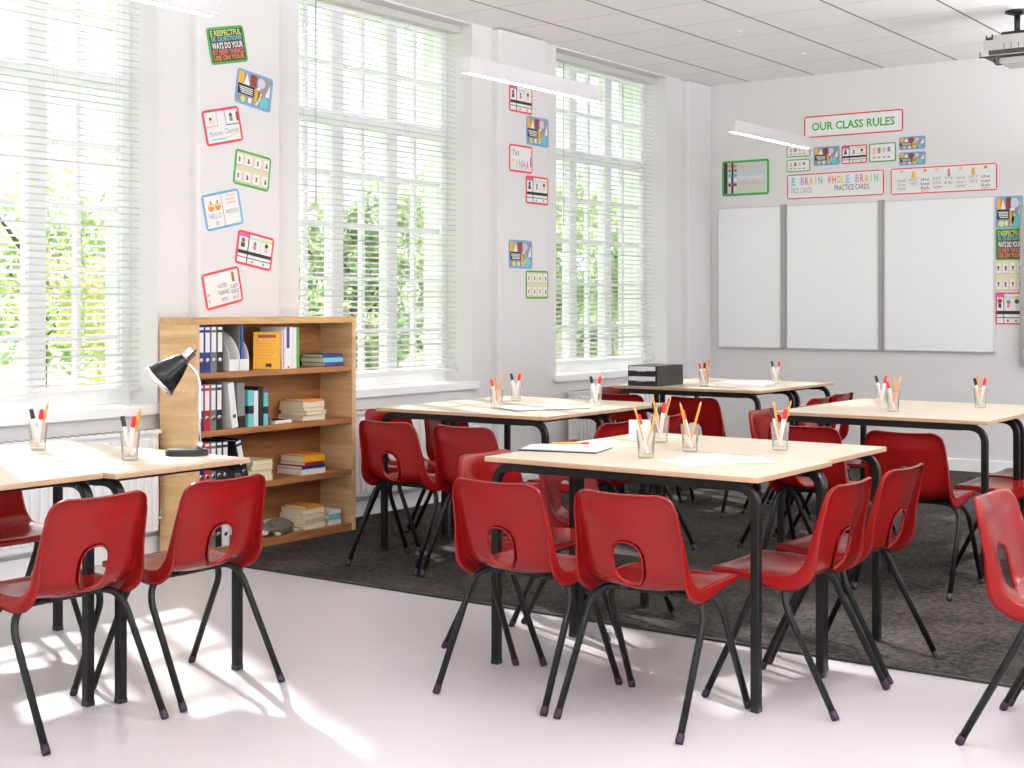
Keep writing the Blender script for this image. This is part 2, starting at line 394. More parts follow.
def make_shell():
    # outline in (X, s), rounded corners
    r1, r2 = .045, .052; loop = []
    def corner(cx, cy, r, a0):
        for i in range(9):
            a = math.radians(a0+90*i/8); loop.append((cx+r*math.cos(a), cy+r*math.sin(a)))
    ht, hf = halfw(STOT), halfw(0)
    corner(hf-r1, r1, r1, 270)
    n = 44
    for i in range(1, n):
        s = r1+(STOT-r2-r1)*i/n; loop.append((halfw(s), s))
    corner(ht-r2, STOT-r2, r2, 0)
    for i in range(1, 16): loop.append((ht-r2-2*(ht-r2)*i/16, STOT))
    corner(-ht+r2, STOT-r2, r2, 90)
    for i in range(1, n):
        s = STOT-r2-(STOT-r2-r1)*i/n; loop.append((-halfw(s), s))
    corner(-hf+r1, r1, r1, 180)
    for i in range(1, 16): loop.append((-hf+r1+2*(hf-r1)*i/16, 0))
    s0, s1 = z_to_s(.455), z_to_s(.571)
    hole = [( -x, y) for x, y in rrect(-.049, .049, s0, s1, .044, 8)][::-1]
    def inside(p, poly):
        c = False; j = len(poly)-1
        for i in range(len(poly)):
            if (poly[i][1] > p[1]) != (poly[j][1] > p[1]) and p[0] < (poly[j][0]-poly[i][0])*(p[1]-poly[i][1])/(poly[j][1]-poly[i][1])+poly[i][0]: c = not c
            j = i
        return c
    def dist(p, poly): return min(math.hypot(p[0]-q[0], p[1]-q[1]) for q in poly)
    pts = list(loop)+list(hole); nl, nh = len(loop), len(hole)
    st = .0125; y = st/2
    while y < STOT:
        x = -.2
        while x < .2:
            q = (x, y)
            if inside(q, loop) and not inside(q, hole) and dist(q, loop) > .006 and dist(q, hole) > .005: pts.append(q)
            x += st
        y += st
    ed = [(i, (i+1) % nl) for i in range(nl)]+[(nl+i, nl+(i+1) % nh) for i in range(nh)]
    V, E_, F, ov, oe, of = delaunay_2d_cdt([Vector(p) for p in pts], ed, [], 0, 1e-6)
    idx = {}
    for i, o in enumerate(ov):
        for k in o: idx[k] = i
    mb = MB(); vs = [shell_pt(v.x, v.y) for v in V]; fs = []
    for f in F:
        c = (sum(V[i].x for i in f)/len(f), sum(V[i].y for i in f)/len(f))
        if inside(c, loop) and not inside(c, hole): fs.append(list(f))
    lp = [idx[i] for i in range(nl)]; hp = [idx[nl+i] for i in range(nh)]
    def flange(ring, poly, spec, sign):
        prev = ring; n_ = len(ring)
        for k, fn in enumerate(spec):
            cur = []
            for i in range(n_):
                a, b_ = poly[i-1], poly[(i+1) % n_]; tx, ty = b_[0]-a[0], b_[1]-a[1]; l_ = math.hypot(tx, ty) or 1
                out = (ty/l_*sign, -tx/l_*sign); X, s = poly[i]; od, bk = fn(s)
                vs.append(shell_pt(X, s, -bk, out, od)); cur.append(len(vs)-1)
            for i in range(n_):
                j = (i+1) % n_; fs.append([prev[i], prev[j], cur[j], cur[i]])
            prev = cur
    flange(lp, loop, [lambda s: (.0035, .002), lambda s: (.005, .006), lambda s: (.0058, .4*fdepth(s)+.003), lambda s: (.0062, .7*fdepth(s)+.003), lambda s: (.0066, fdepth(s)+.003)], 1)
    flange(hp, hole, [lambda s: (-.001, .003), lambda s: (.001, .008), lambda s: (.004, .012)], 1)
    mb.add(vs, fs, 0, True)
    o = mb.build('seat_shell', RED)
    md = o.modifiers.new('thick', 'SOLIDIFY'); md.thickness = .0042; md.offset = -1
    dg = bpy.context.evaluated_depsgraph_get(); me = bpy.data.meshes.new_from_object(o.evaluated_get(dg))
    o.modifiers.clear(); old = o.data; o.data = me; bpy.data.meshes.remove(old); me.name = 'seat_shell'
    return o
CHAIRS = 'red plastic chairs around the tables'
def make_chair():
    t = thing('classroom_chair', 'x', 'chair', (0, 0, 0), 0, CHAIRS)
    make_shell().parent = t
    R_ = .0112
    for sx in (-1, 1):
        for back in (1, 0):
            y0 = -.2225 if back else .2225
            yt, yb = (-.065, -.03) if back else (.08, .05)
            pts = [Vector((sx*.2145, y0, .012)), Vector((sx*.2045, yt, .31))]
            pts += bez((sx*.2045, yt, .31), (sx*.199, yb, .394), (sx*.112, yb, .394), 9)[1:]
            pts += [Vector((sx*.05, yb, .394))]
            mb = MB(); mb.tube(pts, R_, 12); lg = mb.build('leg', BLACK_STEEL, t)
            f = MB(); d = (pts[1]-pts[0]).normalized()
            f.tube([pts[0]-d*.012, pts[0]-d*.003, pts[0]+d*.018], .0132, 12, rs=[.0115, .0128, .0122]); f.build('foot', FOOT, lg)
    mb = MB()
    for yb in (-.03, .05): mb.tube([(-.07, yb, .394), (.07, yb, .394)], R_*1.04, 12)
    for sx in (-.1, .1): mb.tube([(sx, -.045, .3955), (sx, .065, .3955)], .009, 10)
    mb.build('seat_support', BLACK_STEEL, t)
    return t
chair0 = make_chair(); used = [False]
def chair(x, y, face, label, jig=0.):
    o = chair0 if not used[0] else dup(chair0)
    used[0] = True
    z = .0085 if y > 5.05 else 0.
    o.location = (x, y, z); o.rotation_euler = (0, 0, {'+y': 0, '-x': PI/2, '+x': -PI/2, '-y': PI}[face]+math.radians(jig)); o['label'] = label
    return o
chair(3.006, 3.812, '+y', 'red chair seen from behind at the four-tumbler table, nearer the bookcase of two')
chair(3.486, 3.812, '+y', 'red chair seen from behind at the four-tumbler table, under the loose papers side')
chair(3.753, 4.287, '-x', 'red chair in profile beside the loose white papers, its feet on pale vinyl')
chair(3.748, 4.790, '-x', 'red chair in profile on the carpet edge behind the one on pale vinyl', -2)
chair(2.655, 4.300, '+x', 'red chair by the paper stack end, front of two facing the four-tumbler table')
chair(2.665, 4.800, '+x', 'red chair behind the paper stack, second along the end of four-tumbler table')
chair(2.060, 2.662, '-x', 'red chair with back turned at the desk lamp table, farther from the bookcase')
chair(2.050, 3.175, '-x', 'red chair with back turned below the desk lamp, directly before the bookcase')
chair(0.965, 3.195, '+x', 'red chair across the desk lamp table, by the radiator, seen below the tabletop')
chair(1.262, 5.290, '+y', 'red chair beside the open end of the bookcase, its back turned')
chair(1.730, 5.290, '+y', 'red chair with back turned, next but one to the bookcase at the folder table')
chair(0.875, 5.770, '+x', 'red chair partly hidden behind the one beside the bookcase')
chair(0.875, 6.260, '+x', 'red chair against the radiator wall at the folder table, farther from the bookcase')
chair(1.990, 5.740, '-x', 'red chair back rising behind the four-tumbler table, at the white box end')
chair(1.990, 6.230, '-x', 'red chair back rising behind the tumblers holding pencils, beside the white-box one')
chair(1.080, 7.740, '+y', 'red chair just below the black drawer unit with its back turned')
chair(1.610, 7.730, '+y', 'red chair with back turned below the back table, right of the drawer unit')
chair(0.800, 8.250, '+x', 'red chair by the window wall at the drawer unit table, tip of back showing')
chair(2.060, 7.980, '-x', 'red chair at the end of the drawer unit table, nearer the viewer')
chair(2.010, 8.440, '-x', 'red chair at the end of the drawer unit table, nearer the whiteboard')
chair(2.995, 6.240, '+y', 'red chair behind the lone tumbler at the end of four-tumbler table')
chair(3.487, 6.200, '+y', 'red chair with broad back turned, alone under the whiteboard-side table edge')
chair(2.595, 6.860, '+x', 'red chair facing the twin-tumbler table, front one of its end')
chair(2.670, 7.300, '+x', 'red chair facing the twin-tumbler table, only its pale top edge showing')
chair(3.745, 6.760, '-x', 'red chair seat showing behind black table legs at the far end of twin-tumbler table')
chair(3.745, 7.230, '-x', 'red chair at frame edge behind table legs, closest to the whiteboard wall')
chair(4.590, 4.276, '+x', 'large red chair alone on vinyl at the picture edge, hole side facing in', 0)
chair(4.592, 4.765, '+x', 'red chair cut off by the frame behind the large red edge chair', 0)

# ------------------------------------------------------------------ tables
TW, TD, TH = 1.066, .583, .743
def make_table():
    t = thing('classroom_table', 'x', 'table', (0, 0, 0), 0, 'maple topped school tables in pairs')
    tb = MB()
    tb.box(-TW/2, TW/2, -TD/2, TD/2, TH-.0175, TH-.001, 1, .0015)
    tb.prism(rrect(-TW/2+.001, TW/2-.001, -TD/2+.001, TD/2-.001, .004), TH-.0012, TH, lambda u, v, d: (u, v, d), 0)
    tb.build('tabletop', [TABLE, EDGE], t)
    a, rz = TH-.0345, .017
    lx, ly = .508, .2525
    for sx in (-1, 1):
        for sy in (-1, 1):
            p = [Vector((sx*lx, sy*ly, .006)), Vector((sx*lx, sy*ly, a-.075))]
            p += bez((sx*lx, sy*ly, a-.075), (sx*lx, sy*ly, a), (sx*(lx-.075), sy*ly, a), 10)[1:]+[Vector((sx*(lx-.11), sy*ly, a))]
            mb = MB(); mb.tube(p, .0148, square=True); lg = mb.build('leg', BLACK_STEEL, t)
            bv = lg.modifiers.new('round', 'BEVEL'); bv.width = .004; bv.segments = 2; bv.angle_limit = math.radians(50)
            f = MB(); f.box(sx*lx-.0158, sx*lx+.0158, sy*ly-.0158, sy*ly+.0158, 0, .018, 0, .003); f.build('foot', BLACK_PLASTIC, lg)
    for sy in (-1, 1):
        mb = MB(); mb.box(-lx+.1, lx-.1, sy*ly-.0165, sy*ly+.0165, a-.0165, a+.0165, 0, .004); mb.build('rail', BLACK_STEEL, t)
    for sx in (-1, 1):
        mb = MB(); x = sx*(lx-.13); mb.box(x-.012, x+.012, -ly+.016, ly-.016, a-.012, a+.012, 0, .003); mb.build('cross_bar', BLACK_STEEL, t)
    return t
tab0 = make_table(); tused = [False]
def table(xc, y0, label, dx=0):
    o = tab0 if not tused[0] else dup(tab0)
    tused[0] = True
    o.location = (xc, y0+TD/2, .0085 if y0 > 4.7 else 0); o['label'] = label
    return o
table(3.231, 3.976, 'pale maple table holding the paper stack and loose papers, feet on vinyl')
table(3.204, 4.562, 'pale maple table with the small white box, pushed behind the paper-strewn one', 0)
table(1.465, 2.285, 'pale maple table cut by the frame next to the desk lamp table')
table(1.522, 2.873, 'pale maple table carrying the black desk lamp by the bookcase')
table(1.408, 5.465, 'pale maple table next to bookcase, holding the dark-edged folder')
table(1.408, 6.053, 'pale maple table between the folder table and the radiator wall corner')
table(3.190, 6.445, 'pale maple table on carpet edge of the twin-tumbler pair, nearer the viewer')
table(3.190, 7.033, 'pale maple table of the twin-tumbler pair, nearer the whiteboard')
table(1.340, 7.915, 'pale maple table carrying the black drawer unit')
table(1.340, 8.503, 'pale maple table behind the drawer unit, nearest the whiteboard wall')

# ------------------------------------------------------------------ tumblers with markers and pencils
def Zof(y): return TH+(.0085 if y > 4.7 else 0)
mb = MB()
mb.lathe([(0, 0), (.0235, 0), (.0262, .002), (.0345, .100), (.0338, .101), (.0328, .100), (.0248, .014), (0, .012)], 28)
pot0 = mb.build('pencil_tumbler', TUMBLER); potused = [False]
mb = MB(); mb.lathe([(0, 0), (.0066, 0), (.0075, .002), (.0075, .103), (.0066, .105), (0, .105)], 14)
marker0 = mb.build('marker_pen', WHITE)
mb = MB(); mb.lathe([(0, .1045), (.0078, .1045), (.0082, .107), (.0079, .138), (.006, .142), (0, .142)], 14); mb.build('cap', BLACKC, marker0)
mb = MB(); mb.lathe([(0, .0), (.0042, 0), (.0042, .009), (.0040, .010), (.0040, .158)], 6, smooth=False)
pencil0 = mb.build('pencil', PENCIL)
mb = MB(); mb.lathe([(.0040, .158), (.0012, .172), (0, .176)], 10); mb.build('sharpened_tip', PENWOOD, pencil0)
pen_used = {'marker': False, 'pencil': False}
def pen(kind, colour, px, py, z, ang, k, label):
    src = marker0 if kind == 'marker' else pencil0
    o = src if not pen_used[kind] else dup(src)
    pen_used[kind] = True
    d = Vector((math.cos(ang), math.sin(ang), 0))
    rb, rt = (.011, .0165) if kind == 'marker' else (.012, .0185)
    p0 = Vector((px, py, z+.0145))-d*rb*.4; p1 = Vector((px, py, z+.1))+d*rt
    ax = (p1-p0).normalized()
    o.rotation_mode = 'QUATERNION'; o.rotation_quaternion = ax.to_track_quat('Z', 'Y'); o.location = p0
    if kind == 'marker':
        ch = [c for c in o.children][0]; ch.data = ch.data.copy(); ch.data.materials[0] = BLACKC if colour == 'black' else REDCAP
    tag(o, label, 'marker' if kind == 'marker' else 'pencil', 'markers in the tumblers' if kind == 'marker' else 'pencils in the tumblers')
REDCAP = cm('red_cap', 222, 30, 44)
POTS = [  # x, y, phrase, contents (kind, colour, angle of lean)
 (3.191, 4.268, 'tumbler nearest the paper stack', [('m', 'red', 185), ('p', '', 215), ('p', '', 40)]),
 (2.989, 4.726, 'tumbler beside the small white box', [('m', 'black', 190), ('m', 'red', 330), ('p', '', 250), ('p', '', 30)]),
 (3.212, 4.553, 'tumbler nearest the loose papers', [('m', 'red', 190), ('p', '', 235), ('p', '', 45), ('p', '', 20)]),
 (3.493, 4.721, 'lone tumbler by the four-tumbler table end', [('m', 'black', 205), ('m', 'red', 340), ('p', '', 260), ('p', '', 30)]),
 (1.446, 5.748, 'tumbler nearer the bookcase on the folder table', [('m', 'red', 195), ('p', '', 300), ('p', '', 45)]),
 (1.179, 6.294, 'tumbler by the window wall on the folder table', [('m', 'black', 205), ('m', 'red', 350), ('p', '', 60)]),
 (1.706, 6.289, 'tumbler at the far corner of the folder table', [('m', 'black', 205), ('m', 'red', 350), ('p', '', 60)]),
 (1.369, 8.144, 'tumbler beside the black drawer unit', [('m', 'red', 200), ('m', 'black', 110), ('p', '', 20), ('p', '', 330)]),
 (1.600, 8.744, 'tumbler behind the white flat box', [('m', 'black', 205), ('m', 'red', 350), ('p', '', 60)]),
 (2.912, 7.251, 'rear one of the twin tumblers', [('m', 'black', 200), ('m', 'red', 350), ('p', '', 60)]),
 (3.156, 6.770, 'front one of the twin tumblers', [('m', 'red', 195), ('p', '', 300), ('p', '', 30)]),
 (3.425, 7.301, 'tumbler alone under the whiteboard edge', [('m', 'black', 200), ('m', 'red', 340), ('p', '', 260), ('p', '', 50)]),
 (1.216, 3.183, 'tumbler at the window on the lamp table', [('m', 'black', 205), ('m', 'red', 350), ('p', '', 80), ('p', '', 30)]),
 (1.765, 3.163, 'tumbler next to the desk lamp', [('m', 'black', 205), ('m', 'red', 350), ('p', '', 80), ('p', '', 30)]),
]
for px, py, ph, cont in POTS:
    z = Zof(py)
    o = pot0 if not potused[0] else dup(pot0)
    potused[0] = True; o.location = (px, py, z)
    tag(o, 'clear '+ph+', holding markers and pencils', 'tumbler', 'clear pencil tumblers on the tables')
    np_ = sum(1 for c in cont if c[0] == 'p'); seen = 0
    for kd, col, an in cont:
        a = math.radians(an)
        if kd == 'm': pen('marker', col, px, py, z, a, 0, 'white marker with '+col+' cap in the '+ph)
        else:
            seen += 1
            dirw = 'orange pencil in the ' if np_ == 1 else ('orange pencil leaning window-ward in the ' if seen == 1 else ('orange pencil leaning room-ward in the ' if seen == 2 else 'orange pencil leaning board-ward in the '))
            pen('pencil', '', px, py, z, a, seen, dirw+ph)

# papers and small things on the tables
def sheet(name, cx, cy, z, w_, d_, rot, h, label, cat, group=None, m=PAPER, edge=None):
    mb = MB(); mb.box(-w_/2, w_/2, -d_/2, d_/2, 0, h, 0, min(.0005, h*.3), seg=1)
    o = mb.build(name, m); o.location = (cx, cy, z); o.rotation_euler = (0, 0, math.radians(rot)); return tag(o, label, cat, group)
b0 = sheet('clipboard', 2.80, 4.345, TH, .30, .215, 15, .004, 'thin dark board under the paper stack on four-tumbler table', 'board', None, BLACKC)
sheet('paper_sheet', 2.805, 4.355, TH+.0042, .29, .205, 15, .0025, 'white paper stack lying on the dark board, pencil on top', 'paper')
sheet('paper_sheet', 2.775, 4.335, TH+.007, .25, .18, 21, .001, 'skewed top sheet of the paper pile under the yellow pencil', 'paper')
p = dup(pencil0); p.rotation_mode = 'QUATERNION'; ax = Vector((.86, .5, 0)).normalized(); p.rotation_quaternion = ax.to_track_quat('Z', 'Y')
p.scale = (1, 1, .8); p.location = (2.69, 4.42, TH+.0122); tag(p, 'yellow pencil with red end lying on the paper stack', 'pencil')
mb = MB(); mb.lathe([(.0044, .14), (.0044, .176), (0, .176)], 8); mb.build('red_end', PENRED, p)
sheet('paper_sheet', 3.415, 4.31, TH, .297, .21, 62, .0012, 'loose white paper nearest the table edge of the overlapping pair', 'paper', 'loose papers')
sheet('paper_sheet', 3.455, 4.37, TH+.0014, .297, .21, 38, .0012, 'loose white paper lying on top of the overlapping pair', 'paper', 'loose papers')
sheet('paper_sheet', 3.39, 4.40, TH+.0028, .21, .17, 75, .001, 'small white paper across the loose pair, toward the tumblers', 'paper', 'loose papers')
sheet('folder', 1.60, 5.92, TH+.0085, .42, .30, 62, .004, 'dark grey folder under white paper on the table beside bookcase', 'folder', None, GREYC)
sheet('paper_sheet', 1.595, 5.925, TH+.0127, .40, .285, 62, .0015, 'white paper covering the dark folder near the bookcase', 'paper')
mb = MB(); mb.box(-.16, .16, -.13, .13, 0, .026, 0, .003)
o = mb.build('flat_box', WHITE); o.location = (1.58, 8.32, TH+.0085); o.rotation_euler = (0, 0, math.radians(8)); tag(o, 'white flat box on the table behind the drawer unit', 'box')
mb = MB(); mb.box(-.13, .13, -.1, .1, .0262, .029, 0, .001); mb.build('lid_panel', PAPER, o)
mb = MB(); mb.box(-.042, .042, -.03, .03, 0, .066, 0, .004)
o = mb.build('tissue_box', WHITE); o.location = (2.755, 4.965, TH+.0085*0); o.rotation_euler = (0, 0, math.radians(36)); tag(o, 'small white box behind the tumblers on the four-tumbler table', 'box')
mb = MB(); mb.box(-.03, .03, -.006, .006, .0655, .067, 0, .0005); mb.build('slot', GREYC, o)
bpy.data.objects['tissue_box'].location.z = TH

# drawer unit
t = thing('drawer_unit', 'black desktop drawer unit with two silver-fronted drawers', 'drawer unit', (1.02, 8.12, TH+.0085), 0)
mb = MB(); W2, D2, H2 = .110, .175, .135
mb.box(-W2, W2, -D2, D2, H2-.008, H2, 0, .003); mb.box(-W2, W2, -D2, D2, 0, .007, 0, .002); mb.box(-W2, -W2+.006, -D2, D2, .006, H2-.006); mb.box(W2-.006, W2, -D2, D2, .006, H2-.006)
mb.box(-W2, W2, D2-.006, D2, .006, H2-.006); mb.box(-W2, W2, -D2+.002, D2, .068, .073)
mb.build('casing', BLACK_PLASTIC, t)
for z in (.009, .075):
    d = MB(); d.box(-W2+.008, W2-.008, -D2-.004, -D2+.3, z, z+.056, 0, .002); dr = d.build('drawer', BLACK_PLASTIC, t)
    f = MB(); f.box(-W2+.01, W2-.01, -D2-.009, -D2-.003, z+.026, z+.055, 0, .002); f.build('silver_front', mat('silver_plastic', rgb(222, 222, 224), .25), dr)
    h = MB(); h.box(-.035, .035, -D2-.016, -D2-.008, z+.02, z+.028, 0, .002); h.build('handle', CHROME, dr)

# desk lamp
RV = Vector((math.cos(math.radians(35.7)), math.sin(math.radians(35.7)), 0)); UPV = Vector((0, 0, 1))
t = thing('desk_lamp', 'black and chrome desk lamp on the table beside the bookcase', 'lamp', (1.803, 3.386, TH), math.radians(35.7))
mb = MB(); mb.prism(rrect(-.076, .076, -.05, .05, .045, 10), 0, .018, lambda u, v, d: (u, v, d)); mb.prism(rrect(-.071, .071, -.045, .045, .041, 10), .018, .022, lambda u, v, d: (u, v, d)); mb.build('base', BLACK_PLASTIC, t)
ax0 = .047
pts = [Vector((ax0, 0, .02)), Vector((ax0, 0, .14)), Vector((ax0, 0, .235))]+bez((ax0, 0, .235), (ax0, 0, .305), (ax0-.052, 0, .333), 10)[1:]
mb = MB(); mb.tube(pts, .006, 12); mb.lathe([(.012, 0), (.012, .02), (.006, .03), (0, .03)], 16, M=Matrix.Translation((ax0, 0, .02))); mb.build('arm', CHROME, t)
hd = Vector((-.73, -.12, -.67)).normalized(); q = hd.to_track_quat('Z', 'Y').to_matrix().to_4x4()
neck = Vector((ax0-.049, -.0, .352))
Mh = Matrix.Translation(neck+Vector((-.006, 0, -.004))) @ q @ Matrix.Scale(1.22, 4)
mb = MB()
prof = [(.017, .0), (.024, .012), (.034, .035), (.043, .062), (.0525, .095), (.0515, .096), (.0415, .062), (.0325, .035), (.022, .013), (.0, .008)]
mb.lathe(prof, 32, M=Mh, cap=False); sh = mb.build('lamp_shade', mat('gloss_black_shade', (.006, .006, .006), .14, spec=.4), t)
mb = MB(); mb.lathe([(.0528, .092), (.0545, .0945), (.056, .104), (.0545, .105), (.0515, .0965), (.05, .094)], 32, M=Mh, cap=False); mb.build('rim', CHROME, sh)
mb = MB(); mb.lathe([(0, -.034), (.012, -.034), (.0145, -.032), (.0165, .004), (0, .004)], 24, M=Mh); mb.build('neck', CHROME, t)
mb = MB(); mb.lathe([(0, .02), (.012, .02), (.02, .05), (.022, .066), (.015, .085), (0, .092)], 20, M=Mh); mb.build('bulb', mat('bulb_frosted', rgb(240, 236, 228), .3), t)
mb = MB(); sw = Matrix.Translation(neck+Vector((.018, -.018, .0))) @ (Vector((.62, 0, .78))).to_track_quat('Z', 'Y').to_matrix().to_4x4()
mb.box(-.0045, .0045, -.004, .004, -.028, .032, 0, .001, M=sw); mb.box(-.0035, .0035, -.003, .003, .02, .036, 0, .001, M=sw); mb.build('hinge_bar', mat('dark_brown_plastic', rgb(70, 32, 36), .4), t)

# ------------------------------------------------------------------ bookcase
BX0, BX1, BY0, BY1, BH = .07, .33, 4.72, 5.915, 1.219
t = thing('bookcase', 'oak bookcase with four shelves of binders and books by window wall', 'bookcase', (BX0, BY0, 0))
dx, ly = BX1-BX0, BY1-BY0
for y0, y1 in ((0, .035), (ly-.03, ly)):
    mb = MB(); mb.box(0, dx, y0, y1, 0, BH-.034, 0, .0015); mb.build('side_panel', OAK_X, t)
mb = MB(); mb.box(0, dx, 0, ly, BH-.034, BH, 0, .0015); mb.build('top_panel', OAK_V, t)
mb = MB(); mb.box(0, .012, .035, ly-.03, .02, BH-.034); mb.build('back_panel', OAK, t)
SH = [.05, .352, .647, .941]
for z in SH[1:]:
    mb = MB(); mb.box(.012, dx-.004, .035, ly-.03, z-.03, z, 0, .0015); mb.build('shelf', OAK, t)
mb = MB(); mb.box(.012, dx-.002, .035, ly-.03, 0, SH[0], 0, .0015); mb.build('plinth_shelf', OAK, t)

ROW = ['lowest shelf', 'third shelf', 'second shelf', 'top shelf']   # index by SH
def binder(y, z, w_, col, cname, label, tilt=0., dpt=.215, h=.236, front=.315):
    g = 'ring binders in the bookcase'
    t = thing('ring_binder', label, 'binder', (front, y, z+abs(math.sin(math.radians(tilt)))*w_*(1 if tilt < 0 else 0)), 0, g)
    t.rotation_euler = (math.radians(tilt), 0, 0)
    mb = MB(); mb.box(-dpt, 0, 0, .003, 0, h, 0, .0008, seg=1); mb.box(-dpt, 0, w_-.003, w_, 0, h, 0, .0008, seg=1); mb.box(-.004, 0, .002, w_-.002, 0, h, 0, .0008, seg=1)
    mb.build('cover', col, t)
    mb = MB(); mb.box(-dpt+.008, -.02, .0035, w_-.0035, .006, h-.012); mb.build('pages', PAPER, t)
    mb = MB(); e = .006; mb.box(0, .0009, e, w_-e, h*.44, h*.86); mb.box(0, .0009, e, w_-e, h*.92, h*.975); mb.build('spine_label', WHITEC, t)
    mb = MB(); mb.lathe([(.0068, 0), (.0125, 0), (.0125, .0025), (.0068, .0025)], 20, M=Matrix.Translation((0, w_/2, h*.27)) @ Matrix.Rotation(PI/2, 4, 'Y')); mb.build('finger_ring', CHROME, t)
    return t
def row_of_binders(y, z, specs, rowname, w_=.0405):
    for i, (m_, nm, extra) in enumerate(specs):
        binder(y, z, w_, m_, nm, nm+' ring binder on the bookcase '+rowname+extra); y += w_+.0012
row_of_binders(4.7585, SH[3], [(NAVY, 'navy', ', against the side panel'), (NAVY, 'navy', ', next to the grey one'), (GREYC, 'grey', ''), (BLACKC, 'black', ', beside white magazine file')], ROW[3])
row_of_binders(4.7575, SH[2], [(NAVY, 'navy', ', half hidden by lamp arm'), (REDC, 'red', ''), (GREYC, 'grey', ''), (BLACKC, 'black', '')], ROW[2], .0395)
row_of_binders(4.7575, SH[1], [(NAVY, 'navy', ''), (REDC, 'red', ''), (GREYC, 'grey', ''), (BLACKC, 'black', ', next to grey one'), (BLACKC, 'black', ', end of row')], ROW[1], .0395)
row_of_binders(4.8300, SH[0], [(GREYC, 'grey', ' seen through chair hole'), (BLACKC, 'black', ' seen through chair hole')], ROW[0], .0425)
binder(4.9885, SH[2], .042, WHITEC, 'white', 'white ring binder leaning on the second shelf of the bookcase', 8)
binder(4.9175, SH[0], .05, WHITEC, 'white', 'white ring binder on the lowest shelf seen through chair hole')
binder(5.065, SH[1], .045, BLACKC, 'black', 'black ring binder leaning on the third shelf beside cream books', 15)

def mag_file(y, z, w_, m_, label, dpt=.205, h=.215, lowh=.062, front=.31, band=None):
    t = thing('magazine_file', label, 'magazine file', (front, y, z), 0, 'magazine files in the bookcase')
    prof = [(-dpt, 0), (0, 0), (0, lowh), (-.006, lowh+.03), (-.022, lowh+.065), (-.05, lowh+.1), (-.085, lowh+.128), (-.12, h-.01), (-.15, h), (-dpt, h)]
    mb = MB()
    for y0 in (0, w_-.003): mb.prism(prof, y0, y0+.003, lambda u, v, d: (u, d, v))
    mb.box(-.003, 0, .002, w_-.002, 0, lowh); mb.box(-dpt, -dpt+.003, .002, w_-.002, 0, h); mb.box(-dpt, 0, .002, w_-.002, 0, .003)
    mb.build('holder', m_, t)
    if band:
        b_ = MB(); b_.box(0, .001, .003, w_-.003, lowh*.35, lowh*.8); b_.build('label', band, t)
    return t
mag_file(4.972, SH[3], .066, WHITE, 'white magazine file on the top shelf, next to the black binder')
mag_file(5.044, SH[3], .066, WHITE, 'white magazine file on the top shelf holding blue folders')
def upright(name, y, z, w_, h, dpt, m_, label, cat, group=None, tilt=0., front=.31, pages=True, rz=0.):
    t = thing(name, label, cat, (front, y, z), 0, group); t.rotation_euler = (math.radians(tilt), 0, math.radians(rz))
    mb = MB(); mb.box(-dpt, 0, 0, .0015, 0, h); mb.box(-dpt, 0, w_-.0015, w_, 0, h); mb.box(-.0015, 0, .001, w_-.001, 0, h); mb.build('cover', m_, t)
    mb = MB(); mb.box(-dpt+.004, -.002, .0016, w_-.0016, .003, h-.004); mb.build('pages', PAPER if pages else m_, t)
    return t
upright('folder', 5.0605, SH[3]+.0035, .011, .238, .18, GREYC, 'tall grey folder standing in the white magazine file', 'folder', None, 0, .284, False)
upright('folder', 5.075, SH[3]+.0035, .012, .238, .19, MIDBLUE, 'blue folder standing in the white magazine file', 'folder', None, 0, .29, False)
# yellow book turned cover-out, then a row of white school books
t = thing('book', 'yellow book turned cover outwards on the bookcase top shelf', 'book', (.278, 5.287, SH[3]), math.radians(-52)); BK = 'upright books in the bookcase'; t['group'] = BK
t.rotation_euler = (math.radians(-4), 0, math.radians(42))
mb = MB(); mb.box(-.085, .055, 0, .002, 0, .2); mb.box(-.085, .055, .022, .024, 0, .2); mb.box(.053, .055, .001, .023, 0, .2); mb.build('cover', YELL, t)
mb = MB(); mb.box(-.08, .053, .002, .022, .003, .197); mb.build('pages', PAPER, t)
mb = MB(); mb.box(-.06, .035, -.0008, 0, .168, .185); mb.build('title_block', DKRED, t); mb = MB(); mb.box(-.02, .012, -.0008, 0, .012, .03); mb.build('barcode', BLACKC, t)
mb = MB()
for i in range(7): mb.box(-.065, .04-.012*(i % 3), -.0006, 0, .15-i*.016, .154-i*.016)
mb.build('cover_text', ORNG, t)
o = upright('book', 5.350, SH[3], .020, .21, .15, WHITEC, 'thin white book with pink stripe next to yellow book on top shelf', 'book', BK); mb = MB(); mb.box(0, .001, .006, .013, .004, .206); mb.build('pink_stripe', PINK, o)
o = upright('book', 5.372, SH[3], .055, .225, .19, WHITEC, 'thick white book with purple tab on top shelf', 'book', BK); mb = MB(); mb.box(0, .001, .012, .034, .11, .224); mb.build('purple_tab', PURP, o)
mb = MB(); mb.box(0, .001, .02, .032, .004, .014); mb.build('red_mark', REDC, o)
upright('book', 5.429, SH[3], .03, .222, .18, WHITEC, 'white book beside the green one on top shelf', 'book', BK)
upright('book', 5.4605, SH[3], .02, .222, .18, GREENC, 'green spined book at the end of top shelf row', 'book', BK)
